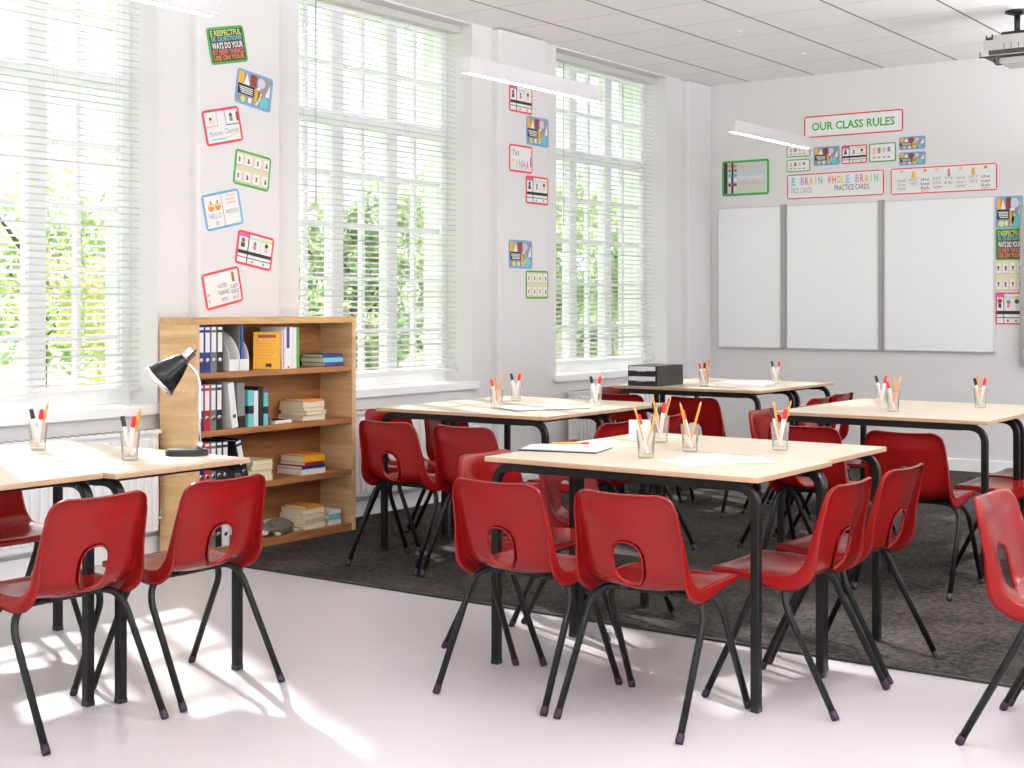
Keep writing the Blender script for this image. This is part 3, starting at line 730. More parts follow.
# second shelf uprights
t = thing('box_file', 'speckled grey box file on the bookcase second shelf', 'box file', (.31, 5.035, SH[2])); t.rotation_euler = (math.radians(2), 0, 0)
mb = MB(); mb.box(-.2, 0, 0, .05, .06, .232, 0, .001); mb.build('case', cm('speckled_grey', 128, 126, 124), t); mb = MB(); mb.box(-.2, 0, 0, .05, 0, .06, 0, .001); mb.build('black_base', BLACKC, t)
def banded(y, w_, h, label, tilt=0):
    t = thing('magazine_file', label, 'magazine file', (.31, y, SH[2]), 0, 'magazine files in the bookcase'); t.rotation_euler = (math.radians(tilt), 0, 0)
    mb = MB(); mb.box(-.19, 0, 0, w_, 0, h, 0, .001); mb.build('case', TURQ, t)
    mb = MB(); mb.box(-.191, .001, -.001, w_+.001, h*.36, h*.58); mb.build('black_band', BLACKC, t)
banded(5.104, .038, .19, 'turquoise file with black band beside the grey box file')
upright('book', 5.145, SH[2], .030, .186, .17, WHITEC, 'white book between turquoise banded files on second shelf', 'book', BK)
upright('book', 5.178, SH[2], .034, .205, .19, BLACKC, 'tall black book between turquoise banded files on second shelf', 'book', BK)
banded(5.216, .032, .172, 'turquoise file with black band beside the leaning brown book')
upright('book', 5.262, SH[2], .010, .165, .15, BROWN, 'thin brown book leaning on the second shelf', 'book', BK, 7)

def stack(yc, z, depth_c, specs, where, seed=0, front=.30):
    rnd = random.Random(seed); zz = z+.0003
    n = len(specs)
    for i, (w_, d_, h, mcov, cname) in enumerate(specs):
        ordn = 'top' if i == n-1 else ('bottom' if i == 0 else ['second', 'third', 'fourth'][i-1]+' from bottom')
        t = thing('book', cname+' book, '+ordn+' of the stack '+where, 'book', (front-d_/2-rnd.uniform(0, .012), yc+rnd.uniform(-.008, .008), zz), math.radians(rnd.uniform(-5, 5)), 'books lying in stacks in the bookcase')
        mb = MB(); mb.box(-d_/2, d_/2, -w_/2, w_/2, 0, .0022, 0, .0006, seg=1); mb.box(-d_/2, d_/2, -w_/2, w_/2, h-.0022, h, 0, .0006, seg=1)
        if mcov is not CREAM: mb.box(d_/2-.0022, d_/2, -w_/2, w_/2, .001, h-.001)
        else: mb.box(-d_/2, -d_/2+.0022, -w_/2, w_/2, .001, h-.001)
        mb.build('cover', mcov if mcov is not CREAM else cm('cream_cover', 226, 208, 170), t)
        mb = MB(); mb.box(-d_/2+.003, d_/2-.003, -w_/2+.003, w_/2-.003, .0022, h-.0022); mb.build('pages', CREAM, t)
        zz += h+.0004
stack(5.765, SH[3], .2, [(.155, .18, .022, PURP, 'purple'), (.16, .18, .026, TURQ, 'turquoise'), (.15, .175, .02, NAVY, 'navy')], 'on the top shelf', 1)
stack(5.62, SH[2], .2, [(.17, .20, .031, CREAM, 'cream'), (.168, .19, .022, CREAM, 'cream'), (.165, .19, .020, CREAM, 'cream'), (.163, .19, .030, CREAM, 'cream'), (.13, .16, .014, ORNG, 'orange')], 'on the second shelf', 2)
stack(5.215, SH[1], .2, [(.165, .19, .032, CREAM, 'cream'), (.16, .2, .026, CREAM, 'cream'), (.15, .18, .030, CREAM, 'cream'), (.145, .18, .022, CREAM, 'cream')], 'at the third shelf middle', 3)
stack(5.615, SH[1], .2, [(.18, .2, .03, WHITEC, 'white'), (.178, .2, .018, NAVY, 'navy'), (.16, .19, .018, REDC, 'red'), (.16, .19, .034, YELL, 'yellow'), (.13, .17, .01, ORNG, 'orange')], 'at the third shelf open end', 4)
stack(5.615, SH[0], .2, [(.175, .2, .03, CREAM, 'cream'), (.17, .19, .022, CREAM, 'cream'), (.165, .19, .03, CREAM, 'cream'), (.16, .18, .03, CREAM, 'cream'), (.13, .16, .014, ORNG, 'orange')], 'on the lowest shelf', 5)
stack(5.78, SH[0], .2, [(.10, .16, .03, WHITEC, 'white'), (.10, .16, .03, TURQ, 'turquoise'), (.09, .15, .022, WHITEC, 'white')], 'against the lowest shelf end panel', 6)
mb = MB(); mb.box(-.075, .075, -.07, .07, 0, .018, 0, .003); o = mb.build('tablet', WHITE); o.location = (.225, 5.365, SH[2]); o.rotation_euler = (0, 0, .12); tag(o, 'flat white tablet with dark screen lying on the second shelf', 'tablet')
mb = MB(); mb.box(-.066, .066, -.06, .06, .0178, .0186); mb.build('screen', BLACKC, o)
# plush mouse on the lowest shelf
t = thing('plush_mouse', 'grey plush mouse lying on the lowest bookcase shelf', 'soft toy', (.255, 5.37, SH[0]), math.radians(8)); t.scale = (1.2, 1.25, 1.2)
PL = mat('grey_plush', rgb(104, 96, 86), .95, var=.25, scale=220, bump=.6); CR = mat('cream_plush', rgb(214, 200, 176), .95, var=.12, scale=200, bump=.4)
b = bmesh.new(); bmesh.ops.create_icosphere(b, subdivisions=4, radius=1)
for v in b.verts:
    x, y, z = v.co; taper = 1-.35*max(0, -y)**2-.25*max(0, y)**3
    v.co = Vector((x*.05*taper, y*.105, max(-.03, z*.038*taper*(1.15-.35*abs(y)))+.03))
mb = MB(); mb.bm(b, 0, True); bd = mb.build('body', PL, t)
def blob(name, c, s, m_, par, sub=3):
    b = bmesh.new(); bmesh.ops.create_icosphere(b, subdivisions=sub, radius=1)
    for v in b.verts: v.co = Vector((c[0]+v.co.x*s[0], c[1]+v.co.y*s[1], c[2]+v.co.z*s[2]))
    mb = MB(); mb.bm(b, 0, True); return mb.build(name, m_, par)
blob('ear', (.028, -.072, .052), (.008, .013, .014), PL, t); blob('ear', (-.028, -.072, .052), (.008, .013, .014), PL, t)
blob('muzzle', (.012, -.105, .018), (.018, .018, .013), CR, t)
for c in ((.045, -.055, .009), (.045, .075, .009), (-.04, -.055, .009), (-.04, .075, .009)): blob('paw', c, (.018, .011, .009), CR, t)
mb = MB(); mb.tube(bez((.0, .1, .02), (.03, .15, .012), (.05, .125, .006), 8), .004, 8); mb.build('tail', CR, t)

# ------------------------------------------------------------------ posters
_tc = {}
def text_mesh(s, bold=False):
    if (s, bold) in _tc: return _tc[(s, bold)]
    cu = bpy.data.curves.new('lettering', 'FONT'); cu.body = s; cu.resolution_u = 2
    if bold: cu.offset = .026
    o = bpy.data.objects.new('lettering', cu); C.objects.link(o)
    dg = bpy.context.evaluated_depsgraph_get(); me = bpy.data.meshes.new_from_object(o.evaluated_get(dg))
    vs = [v.co.copy() for v in me.vertices]; fs = [list(p.vertices) for p in me.polygons]
    bpy.data.objects.remove(o); bpy.data.meshes.remove(me)
    xs = [v.x for v in vs] or [0]; yv = [v.y for v in vs] or [0]
    _tc[(s, bold)] = (vs, fs, min(xs), max(xs), min(yv), max(yv)); return _tc[(s, bold)]
class Art:
    def __init__(s, w_, h): s.w = w_; s.h = h; s.items = []; s.mats = []
    def mi(s, m_):
        if m_ not in s.mats: s.mats.append(m_)
        return s.mats.index(m_)
    def poly(s, pts, m_, lay=1): s.items.append(([(x*s.w, y*s.h) for x, y in pts], [list(range(len(pts)))], s.mi(m_), lay))
    def rect(s, x0, y0, x1, y1, m_, lay=1): s.poly([(x0, y0), (x1, y0), (x1, y1), (x0, y1)], m_, lay)
    def circ(s, x, y, r, m_, lay=1, n=16): s.poly([(x+r*math.cos(2*PI*i/n)*s.h/s.w, y+r*math.sin(2*PI*i/n)) for i in range(n)], m_, lay)
    def text(s, txt, x0, y0, x1, y1, m_, lay=2, bold=True):
        vs, fs, a, b_, c, d = text_mesh(txt, bold)
        if b_-a < 1e-6: return
        s.items.append(([((x0+(v.x-a)/(b_-a)*(x1-x0))*s.w, (y0+(v.y-c)/(d-c)*(y1-y0))*s.h) for v in vs], fs, s.mi(m_), lay))
def d_words(A):
    A.rect(-.5, -.5, .5, .5, cm('slate_print', 66, 64, 58), 0)
    rows = [('E RESPECTFUL', LIME, .3, .46), ('SK QUESTIONS', TURQ, .12, .26), ('WAYS DO YOUR', WHITEC, -.1, .08), ('RY NEW THINGS', cm('salmon_print', 226, 120, 110), -.28, -.14), ('USE ON YOUR', ORNG, -.45, -.32)]
    for s, m_, y0, y1 in rows: A.text(s, -.46, y0-.01, .46, y1+.015, m_)
def d_comic(A):
    A.rect(-.5, -.5, .5, .5, cm('comic_grey', 150, 146, 150), 0)
    A.rect(-.5, .1, -.35, .5, YELL); A.poly([(-.34, .1), (-.15, .1), (-.25, .48)], WHITEC); A.rect(-.14, .1, .06, .5, DKRED); A.circ(.2, .3, .17, cm('pale_lilac', 206, 206, 222))
    A.poly([(.34, -.1), (.48, -.1), (.47, .35)], WHITEC); A.rect(-.5, -.25, .0, .09, BLACKC)
    for i in range(4): A.rect(-.46+.02*i, -.02-.06*i, -.04, .01-.06*i, WHITEC, 2)
    A.poly([(.02, -.38), (.1, -.38), (.2, .02), (.04, .04)], YELL, 2); A.poly([(.1, -.4), (.24, -.1), (.2, .05), (.12, -.1)], SKINP, 2); A.circ(.13, .07, .08, WHITEC, 2)
    A.circ(-.32, -.4, .11, LIME, 2); A.circ(.33, -.32, .2, TURQ, 2); A.poly([(.05, -.48), (.12, -.48), (.22, -.2), (.18, -.2)], WHITEC, 2); A.rect(-.16, -.48, -.06, -.3, WHITEC, 2)
def person_icon(A, x, y, s, m1, m2, lay=2):
    A.circ(x, y+.5*s, .34*s, m1, lay, 10); A.rect(x-.25*s, y-.5*s, x+.25*s, y+.15*s, m2, lay)
def d_cards(A):
    A.rect(-.5, -.5, .5, .5, WHITEC, 0)
    A.rect(-.5, .02, -.14, .04, PINK); A.rect(-.15, .02, -.135, .5, PINK); A.rect(.1, .0, .5, .03, NAVY); A.rect(.1, .0, .115, .5, NAVY)
    person_icon(A, -.34, .2, .16, INK, BEIGE); A.rect(-.27, .1, -.24, .42, BEIGE, 2); person_icon(A, .28, .22, .2, INK, GREENC); A.rect(.44, .1, .5, .4, DKRED, 2)
    A.text('Partners', -.42, -.28, -.04, -.12, GINK, 2, False); A.text('Classmate', .04, -.26, .46, -.08, GINK, 2, False)
    A.rect(-.4, -.42, .05, -.38, TURQ, 2); A.poly([(.05, -.42), (.46, -.3), (.46, -.27), (.05, -.38)], LIME, 2)
def d_grid(A):
    A.rect(-.5, -.5, .5, .5, BEIGE, 0)
    for i in range(4):
        x = -.42+.28*i
        for y in (.24, -.3):
            A.rect(x-.1, y-.17, x+.1, y+.2, WHITEC); A.rect(x-.1, y-.17, x+.1, y-.15, GINK, 2); person_icon(A, x, y, .12, DKRED if i % 2 else INK, INK if i % 2 else GREENC)
def d_owls(A):
    A.rect(-.5, -.5, .5, .5, WHITEC, 0); A.rect(.0, -.5, .012, .5, INK)
    for x in (-.33, -.13): A.circ(x, .14, .13, YELL, 2); A.circ(x, .1, .09, ORNG, 3); A.circ(x-.03, .19, .035, WHITEC, 4, 8); A.circ(x+.03, .19, .035, WHITEC, 4, 8); A.circ(x, .3, .04, BROWN, 3, 8)
    A.text('HELLO', -.42, -.22, -.06, -.06, GINK, 2, False); A.text('FRIENDS', .08, -.16, .45, -.02, GINK, 2, False)
    for i in range(3): A.rect(.12, .4-.12*i, .42, .44-.12*i, SKINP, 2)
    A.circ(-.22, -.38, .07, SKINP, 2)
def d_planner(A):
    A.rect(-.5, -.5, .5, .5, WHITEC, 0)
    A.rect(-.5, -.2, .5, -.08, BLACKC); A.rect(-.5, -.33, .5, -.3, BLACKC); A.rect(-.23, -.5, -.2, .5, BLACKC); A.rect(.16, -.08, .17, .5, GINK)
    A.rect(-.5, .38, -.23, .5, MAGENTA); A.rect(-.19, .34, .15, .42, cm('ice_print', 190, 220, 230)); A.rect(.18, .34, .5, .42, LIME)
    person_icon(A, -.38, .14, .24, DKRED, INK); person_icon(A, -.02, .12, .2, BROWN, PINK); person_icon(A, .33, .12, .24, INK, BEIGE)
    A.circ(-.05, -.42, .05, MAGENTA, 2, 8); A.circ(.3, -.42, .05, GREENC, 2, 8)
def d_list(A):
    A.rect(-.5, -.5, .5, .5, WHITEC, 0)
    A.text('NOTES', -.12, .02, .12, .14, INK, 2, False); A.text('TALKING', -.16, -.2, .16, -.07, INK, 2, False); A.text('WITH', -.08, -.42, .1, -.3, INK, 2, False)
    A.poly([(.3, .12), (.38, .12), (.38, .4), (.34, .46), (.3, .4)], BROWN); A.text('CALM', .24, -.08, .44, .05, INK, 2, False); A.text('VOICE', .22, -.26, .46, -.13, INK, 2, False); A.text('IN IT', .26, -.42, .44, -.32, INK, 2, False)
    A.text('H', -.47, -.16, -.42, -.06, INK, 2, False); A.text('S', -.47, -.36, -.42, -.26, INK, 2, False)
def d_rainbow(A):
    A.rect(-.5, -.5, .5, .5, WHITEC, 0); A.text('Yes', -.42, .12, -.1, .38, INK, 2, False)
    for i, (ch, m_) in enumerate(zip('TINHA', (LIME, YELL, TURQ, PINK, MAGENTA))): q = .045 if ch == 'I' else 0; A.text(ch, -.44+.17*i+q, -.42, -.31+.17*i-q, -.06, m_)
    A.rect(.44, -.3, .48, .1, INK)
def d_green_rules(A):
    A.rect(-.5, -.5, .5, .5, cm('misty_print', 206, 210, 212), 0); A.rect(-.5, -.5, -.42, .5, INK); A.rect(-.33, -.5, -.28, .5, INK)
    for j, m_ in enumerate((ORNG, GREENC, TURQ, WHITEC, DKRED, BEIGE)):
        A.rect(-.4, .36-.155*j, -.34, .46-.155*j, m_, 2); A.rect(-.27, .36-.155*j, -.2, .46-.155*j, m_, 2)
    for j, (s, m_) in enumerate((('RESPECTFUL', SKINP), ('QUESTIONS', cm('ice2', 186, 206, 214)), ('DO YOUR BEST', WHITEC), ('NEW THINGS', SKINP), ('EYES ON YOUR', LIME))): A.text(s, -.14, .3-.18*j, .44, .42-.18*j, m_)
def d_ours(A):
    A.rect(-.5, -.5, .5, .5, WHITEC, 0); A.text('OUR CLASS RULES', -.43, -.22, .43, .22, GREENB)
def d_mini(A):
    A.rect(-.5, -.5, .5, .5, WHITEC, 0)
    for i in range(4): A.rect(-.4+.2*i, -.1+.04*i, -.28+.2*i, .3, GINK if i % 2 else SKINP); A.rect(-.4+.2*i, -.35, -.28+.2*i, -.25, GINK)
def d_brain(A):
    A.rect(-.5, -.5, .5, .5, WHITEC, 0)
    cols = [TURQ, None, LILAC, PINK, YELL, LIME, TURQ, None, MAGENTA, ORNG, YELL, LIME, cm('sky_print', 150, 190, 226), None, LILAC, PINK, YELL, LIME, TURQ]
    s = 'E BRAIN WHOLE BRAIN'; n = len(s)
    for i, ch in enumerate(s):
        if ch != ' ': q = .28 if ch == 'I' else 0; A.text(ch, -.46+(i+q)*.92/n, .05, -.46+(i+.82-q)*.92/n, .4, cols[i])
    A.text('TICE CARDS', -.47, -.3, -.24, -.06, GINK, 2, False); A.text('PRACTICE CARDS', .0, -.26, .36, -.02, INK, 2, False)
def d_behave(A):
    A.rect(-.5, -.5, .5, .5, WHITEC, 0)
    words = [('hands', 'down', 'now'), ('NOT', 'YET', ''), ('the', 'boxed', 'fish'), ('SIT', 'DOWN', 'now'), ('try', 'it', ''), ('hands', 'down', 'now'), ('NOT', 'YET', ''), ('the', 'boxed', 'fish')]
    for i, wd in enumerate(words):
        x = -.4+i*.115; dk = INK if i in (2, 7) else GINK
        if i in (1, 6): A.poly([(x-.02, .12), (x+.02, .12), (x+.012, .4), (x-.012, .4)], YELL)
        elif i == 4: A.poly([(x-.015, .1), (x+.015, .1), (x+.01, .42), (x-.01, .42)], PINK)
        else: A.rect(x-.015, .34, x+.015, .46, ORNG if i in (2, 7) else SKINP)
        for j, q in enumerate(wd):
            if q: A.text(q, x-.042, -.02-.18*j, x+.042, .1-.18*j, dk, 2, False)
        if i in (2, 7): A.rect(x-.04, -.46, x+.03, -.43, ORNG)
PG = 'laminated classroom posters'
def poster(wall, cu, cz, w_, h, ang, border, design, label, bw=.013, rad=.02):
    A = Art(w_-2*bw, h-2*bw); design(A)
    ca, sa = math.cos(math.radians(ang)), math.sin(math.radians(ang))
    def P(u, v, d):
        U, V = u*ca-v*sa, u*sa+v*ca
        return (d, U, V) if wall == 'w' else (U, -d, V)
    root = thing('poster', label, 'poster', ((.0665 if wall == 'w' else cu), (cu if wall == 'w' else YB-.0005), cz), 0, PG)
    mb = MB(); mb.prism(rrect(-w_/2, w_/2, -h/2, h/2, rad), 0, .0025, P); mb.build('border', border, root)
    mb = MB(); lx_, ly_ = A.w/2, A.h/2
    for pts, fs, mi, lay in A.items:
        mb.add([P(max(-lx_, min(lx_, x)), max(-ly_, min(ly_, y)), .0027+.0004*lay) for x, y in pts], fs, mi)
    o = mb.build('print', A.mats, root, recalc=False)
    return root
poster('w', 5.182, 2.681, .27, .197, 12.5, GREENB, d_words, 'green bordered poster of bold words, topmost on the pier above bookcase')
poster('w', 5.378, 2.461, .268, .19, -7.5, BLUEC, d_comic, 'blue bordered comic collage poster on the pier above the bookcase')
poster('w', 5.149, 2.242, .265, .189, 13, REDB, d_cards, 'red bordered poster with pink and navy cards above the bookcase')
poster('w', 5.365, 2.021, .268, .192, -7, GREENB, d_grid, 'green bordered beige grid poster on the pier above the bookcase')
poster('w', 5.149, 1.794, .268, .195, 12.5, BLUEC, d_owls, 'blue bordered poster with yellow birds above the bookcase')
poster('w', 5.383, 1.583, .272, .186, -9, REDB, d_planner, 'red bordered poster with black bars and small figures above the bookcase')
poster('w', 5.149, 1.375, .268, .195, 12, REDB, d_list, 'red bordered white text poster just over the bookcase top')
poster('w', 7.905, 2.716, .277, .19, 0, REDB, d_planner, 'red bordered black-barred poster, topmost on the pier between windows')
poster('w', 8.108, 2.511, .277, .203, 0, BLUEC, d_comic, 'blue bordered collage poster, upper one on the pier past the second window')
poster('w', 7.905, 2.302, .277, .19, 0, REDB, d_rainbow, 'red bordered poster with rainbow letters on the far pier')
poster('w', 8.103, 2.095, .277, .197, 0, REDB, d_planner, 'red bordered black-barred poster under the rainbow letter poster')
poster('w', 7.902, 1.638, .28, .198, 0, BLUEC, d_comic, 'blue bordered collage poster, lower one on the far pier')
poster('w', 8.103, 1.429, .277, .199, 0, GREENB, d_grid, 'green bordered beige grid poster, lowest on the far pier')
poster('b', .384, 2.366, .438, .30, 0, GREENB, d_green_rules, 'green bordered photo-like words poster above the first whiteboard panel', .02)
poster('b', 1.336, 2.75, .838, .178, 0, REDB, d_ours, 'long red bordered banner reading OUR CLASS RULES', .011)
poster('b', .866, 2.561, .209, .096, 0, GREENB, d_mini, 'small green bordered card, upper of two under the banner end', .008, .014)
poster('b', .866, 2.441, .209, .103, 0, GREENB, d_mini, 'small green bordered card, lower of two beside the blue card', .008, .014)
poster('b', 1.113, 2.505, .225, .153, 0, BLUEC, d_comic, 'blue bordered collage card under OUR CLASS', .011, .014)
poster('b', 1.35, 2.503, .215, .149, 0, REDB, d_planner, 'red bordered black-barred card centred under the rules banner', .010, .014)
poster('b', 1.586, 2.504, .223, .151, 0, GREENB, d_mini, 'green bordered white card beside the paired blue cards', .010, .014)
poster('b', 1.828, 2.563, .213, .103, 0, BLUEC, d_comic, 'blue collage card, upper of the pair past the rules banner', .009, .014)
poster('b', 1.828, 2.44, .213, .104, 0, BLUEC, d_comic, 'blue collage card, lower of the pair past the rules banner', .009, .014)
poster('b', 1.182, 2.266, .833, .204, 0, REDB, d_brain, 'red bordered banner with pastel letters WHOLE BRAIN', .009)
poster('b', 2.07, 2.264, .833, .208, 0, REDB, d_behave, 'red bordered strip of handwritten rule cards above the last whiteboard panel', .009)
poster('b', 2.577, 1.99, .204, .242, 0, BLUEC, d_comic, 'blue bordered collage poster topping the column beside the whiteboard', .011, .014)
poster('b', 2.577, 1.746, .204, .24, 0, GREENB, d_words, 'green bordered bold words poster in the column beside the whiteboard', .011, .014)
poster('b', 2.577, 1.505, .204, .238, 0, BEIGE, d_grid, 'beige grid poster third down the column beside the whiteboard', .006, .01)
poster('b', 2.575, 1.26, .2, .242, 0, REDB, d_planner, 'red bordered black-barred poster at the foot of the column beside whiteboard', .011, .014)

# ------------------------------------------------------------------ whiteboard and display
t = thing('whiteboard', 'wide three-panel whiteboard with two grey vertical rails', 'whiteboard', (0, YB, 0))
for x0, x1, y in ((.142, .718, -.03), (.778, 1.56, -.03), (1.615, 2.472, -.03)):
    mb = MB(); mb.box(x0, x1, y, -.001, .929, 2.112, 0, .004); pn = mb.build('panel', WHITEB, t)
    mb = MB(); e = .007
    mb.box(x0-.003, x1+.003, y-.003, -.002, .924, .929+e, 0, .002); mb.box(x0-.003, x1+.003, y-.003, -.002, 2.112-e, 2.117, 0, .002); mb.box(x0-.003, x0+e, y-.003, -.002, .925, 2.116, 0, .002); mb.box(x1-e, x1+.003, y-.003, -.002, .925, 2.116, 0, .002)
    mb.build('frame', mat('pale_frame', rgb(216, 214, 213), .4), pn)
for x0, x1 in ((.722, .775), (1.564, 1.612)):
    mb = MB(); mb.box(x0, x1, -.038, -.001, .925, 2.122, 0, .003); mb.box(x1-.012, x1-.008, -.0385, -.036, .925, 2.122, 1); mb.build('rail', [GREYAL, GREYC], t)
t = thing('display_screen', 'grey framed screen at the picture edge beside the poster column', 'screen', (0, YB, 0))
mb = MB()
for bx in ((2.668, 2.70, .827, 2.04), (4.17, 4.2, .827, 2.04), (2.70, 4.17, .827, .86), (2.70, 4.17, 2.008, 2.04)): mb.box(bx[0], bx[1], -.05, -.001, bx[2], bx[3], 0, .004)
mb.build('frame', GREYAL, t); mb = MB(); mb.box(2.70, 4.17, -.04, -.002, .86, 2.008); mb.build('screen', WHITEB, t)

# ------------------------------------------------------------------ pendant lights
PLB = ['white linear pendant light, only its far end showing over the first pier', 'white linear pendant light hanging before the second pier', 'white linear pendant light hanging before the whiteboard wall']
for k, y0 in enumerate((2.66, 5.625, 8.60)):
    t = thing('pendant_light', PLB[k], 'light', (1.334, y0, 2.468), 0, 'linear pendant lights')
    mb = MB(); hw = .034
    mb.box(-hw, hw, 0, .004, 0, .08); mb.box(-hw, hw, 1.27-.004, 1.27, 0, .08); mb.box(-hw, -hw+.012, .0041, 1.2659, 0, .08); mb.box(hw-.012, hw, .0041, 1.2659, 0, .08); mb.box(-hw+.0121, hw-.0121, .0041, 1.2659, .076, .08)
    mb.build('housing', mat('pendant_white', rgb(208, 206, 205), .45), t)
    mb = MB(); mb.box(-hw+.012, hw-.012, .004, 1.266, .0015, .012); mb.build('diffuser', LAMPLIGHT, t)
    for y in (.12, 1.18):
        mb = MB(); mb.tube([(0, y, .08), (0, y, CEIL-2.468)], .0006, 5); mb.lathe([(0, 0), (.022, 0), (.022, -.012), (0, -.014)], 16, M=Matrix.Translation((0, y, CEIL-2.468))); mb.build('suspension_wire', mat('pale_wire', rgb(225, 224, 222), .4), t)

UPFILL = emis_mat('upper_fill_glow', (.95, .975, 1), 62.0); DOWNFILL = emis_mat('lower_fill_glow', (.97, .98, 1), 24.0)
for i, x in enumerate((4.25, 7.0)):  # unseen light rows, added to brighten the ceiling and board wall
    for k, y0 in enumerate((-3.0, -.33, 2.64, 5.613, 8.57)):
        t = thing('fill_light', 'added up-and-down fill light of the unseen row over the room middle' if i == 0 else 'added up-and-down fill light of the unseen row by the opposite wall', 'light', (x, y0, 2.25), 0, 'added up-and-down fill lights, row %s' % ('over the middle' if i == 0 else 'by the opposite windows'))
        mb = MB(); mb.box(-.07, .07, 0, 1.5, .02, .06, 0, .004); mb.build('housing', MATS['pendant_white'], t)
        mb = MB(); mb.box(-.06, .06, .01, 1.49, .0602, .066); mb.build('upper_fill_panel', UPFILL, t)
        mb = MB(); mb.box(-.06, .06, .01, 1.49, .014, .0198); mb.build('lower_fill_panel', DOWNFILL, t)
        mb = MB()
        for y in (.15, 1.35): mb.tube([(0, y, .06), (0, y, CEIL-2.25)], .0015, 5)
        mb.build('suspension_wires', GREYAL, t)

# ------------------------------------------------------------------ projector
t = thing('projector', 'ceiling projector with rounded grey body on black pole', 'projector', (3.08, 9.18, CEIL))
PGY = mat('pale_grey_plastic', rgb(186, 182, 180), .35)
mb = MB(); mb.lathe([(0, 0), (.075, 0), (.075, -.014), (.02, -.03), (0, -.03)], 24); mb.build('ceiling_plate', BLACK_PLASTIC, t)
mb = MB(); mb.lathe([(0, -.02), (.019, -.02), (.019, -.158), (0, -.158)], 16); mb.build('pole', BLACK_PLASTIC, t)
mb = MB(); mb.box(-.06, .17, -.14, .05, -.1695, -.152, 0, .003); mb.box(-.155, -.11, -.153, -.1405, -.196, -.182, 0, .003); mb.box(-.155, -.147, -.153, -.1405, -.192, -.166, 0, .002); mb.box(-.118, -.11, -.153, -.1405, -.192, -.162, 0, .002); mb.build('mount_bracket', BLACK_PLASTIC, t)
mb = MB(); mb.prism(rrect(-.175, .28, -.298, -.170, .06, 10), -.14, .14, lambda u, v, d: (u, d, v)); mb.build('body', PGY, t)
mb = MB(); mb.box(-.14, .27, -.1415, .1415, -.292, -.262, 0, .002); mb.build('vent_strip', mat('dark_vent', rgb(62, 58, 56), .5), t)
mb = MB(); mb.box(-.17, .28, -.15, .15, -.308, -.299, 0, .003); mb.box(-.195, -.17, -.15, -.14, -.308, -.3, 0, .002); mb.box(-.195, -.189, -.15, -.14, -.308, -.27, 0, .002); mb.build('tray', BLACK_PLASTIC, t)
mb = MB(); mb.box(-.08, .28, -.12, .12, -.352, -.309, 0, .008); mb.build('lower_cover', PGY, t)
mb = MB(); mb.tube([(-.105, -.125, -.318), (-.105, -.125, -.345), (-.095, -.125, -.356), (-.06, -.125, -.356)], .004, 6); mb.build('hook', BLACK_PLASTIC, t)
mb = MB()
for x, d in ((-.06, .02), (-.02, .025), (.03, .02), (.09, .03)):
    mb.tube(bez((x, -.05, -.17), (x+d, -.16, -.19), (x+d, -.147, -.29), 8), .0022, 6)
mb.build('cables', mat('cable_grey', rgb(88, 86, 86), .5), t)

# ------------------------------------------------------------------ garden outside
m = bpy.data.materials.new('lawn_green'); m.use_nodes = True; nt = m.node_tree; N = nt.nodes; L = nt.links; b = N['Principled BSDF']
tc = N.new('ShaderNodeTexCoord'); no = N.new('ShaderNodeTexNoise'); no.inputs['Scale'].default_value = .8; no.inputs['Detail'].default_value = 6; L.new(tc.outputs['Object'], no.inputs['Vector'])
r = N.new('ShaderNodeValToRGB'); r.color_ramp.elements[0].color = (*rgb(120, 160, 90), 1); r.color_ramp.elements[1].color = (*rgb(170, 200, 130), 1); L.new(no.outputs['Fac'], r.inputs[0]); L.new(r.outputs[0], b.inputs['Base Color']); b.inputs['Roughness'].default_value = .9
w = MB(); w.box(-90, -.42, -30, 110, -.35, -.2); struct(w, 'lawn', m)
def leaf_mat(name, c1, c2):
    m = bpy.data.materials.new(name); m.use_nodes = True; nt = m.node_tree; N = nt.nodes; L = nt.links
    b = N['Principled BSDF']; b.inputs['Roughness'].default_value = .6; b.inputs['Specular IOR Level'].default_value = .3
    tc = N.new('ShaderNodeTexCoord'); no = N.new('ShaderNodeTexNoise'); no.inputs['Scale'].default_value = 2.5; no.inputs['Detail'].default_value = 4
    L.new(tc.outputs['Object'], no.inputs['Vector']); r = N.new('ShaderNodeValToRGB')
    r.color_ramp.elements[0].position = .35; r.color_ramp.elements[1].position = .65
    r.color_ramp.elements[0].color = (*c1, 1); r.color_ramp.elements[1].color = (*c2, 1); L.new(no.outputs['Fac'], r.inputs[0]); L.new(r.outputs[0], b.inputs['Base Color'])
    tr = N.new('ShaderNodeBsdfTranslucent'); L.new(r.outputs[0], tr.inputs[0]); mx = N.new('ShaderNodeMixShader'); mx.inputs[0].default_value = .55
    L.new(b.outputs[0], mx.inputs[1]); L.new(tr.outputs[0], mx.inputs[2]); L.new(mx.outputs[0], N['Material Output'].inputs[0]); MATS[name] = m; return m
LEAF1 = leaf_mat('leaf_green', rgb(168, 188, 132), rgb(216, 226, 182)); LEAF2 = leaf_mat('leaf_deep_green', rgb(150, 170, 126), rgb(202, 214, 168)); LEAF3 = leaf_mat('leaf_yellow_green', rgb(196, 206, 138), rgb(230, 230, 178))
BARK = mat('bark', rgb(110, 92, 74), .9, var=.2, scale=12)
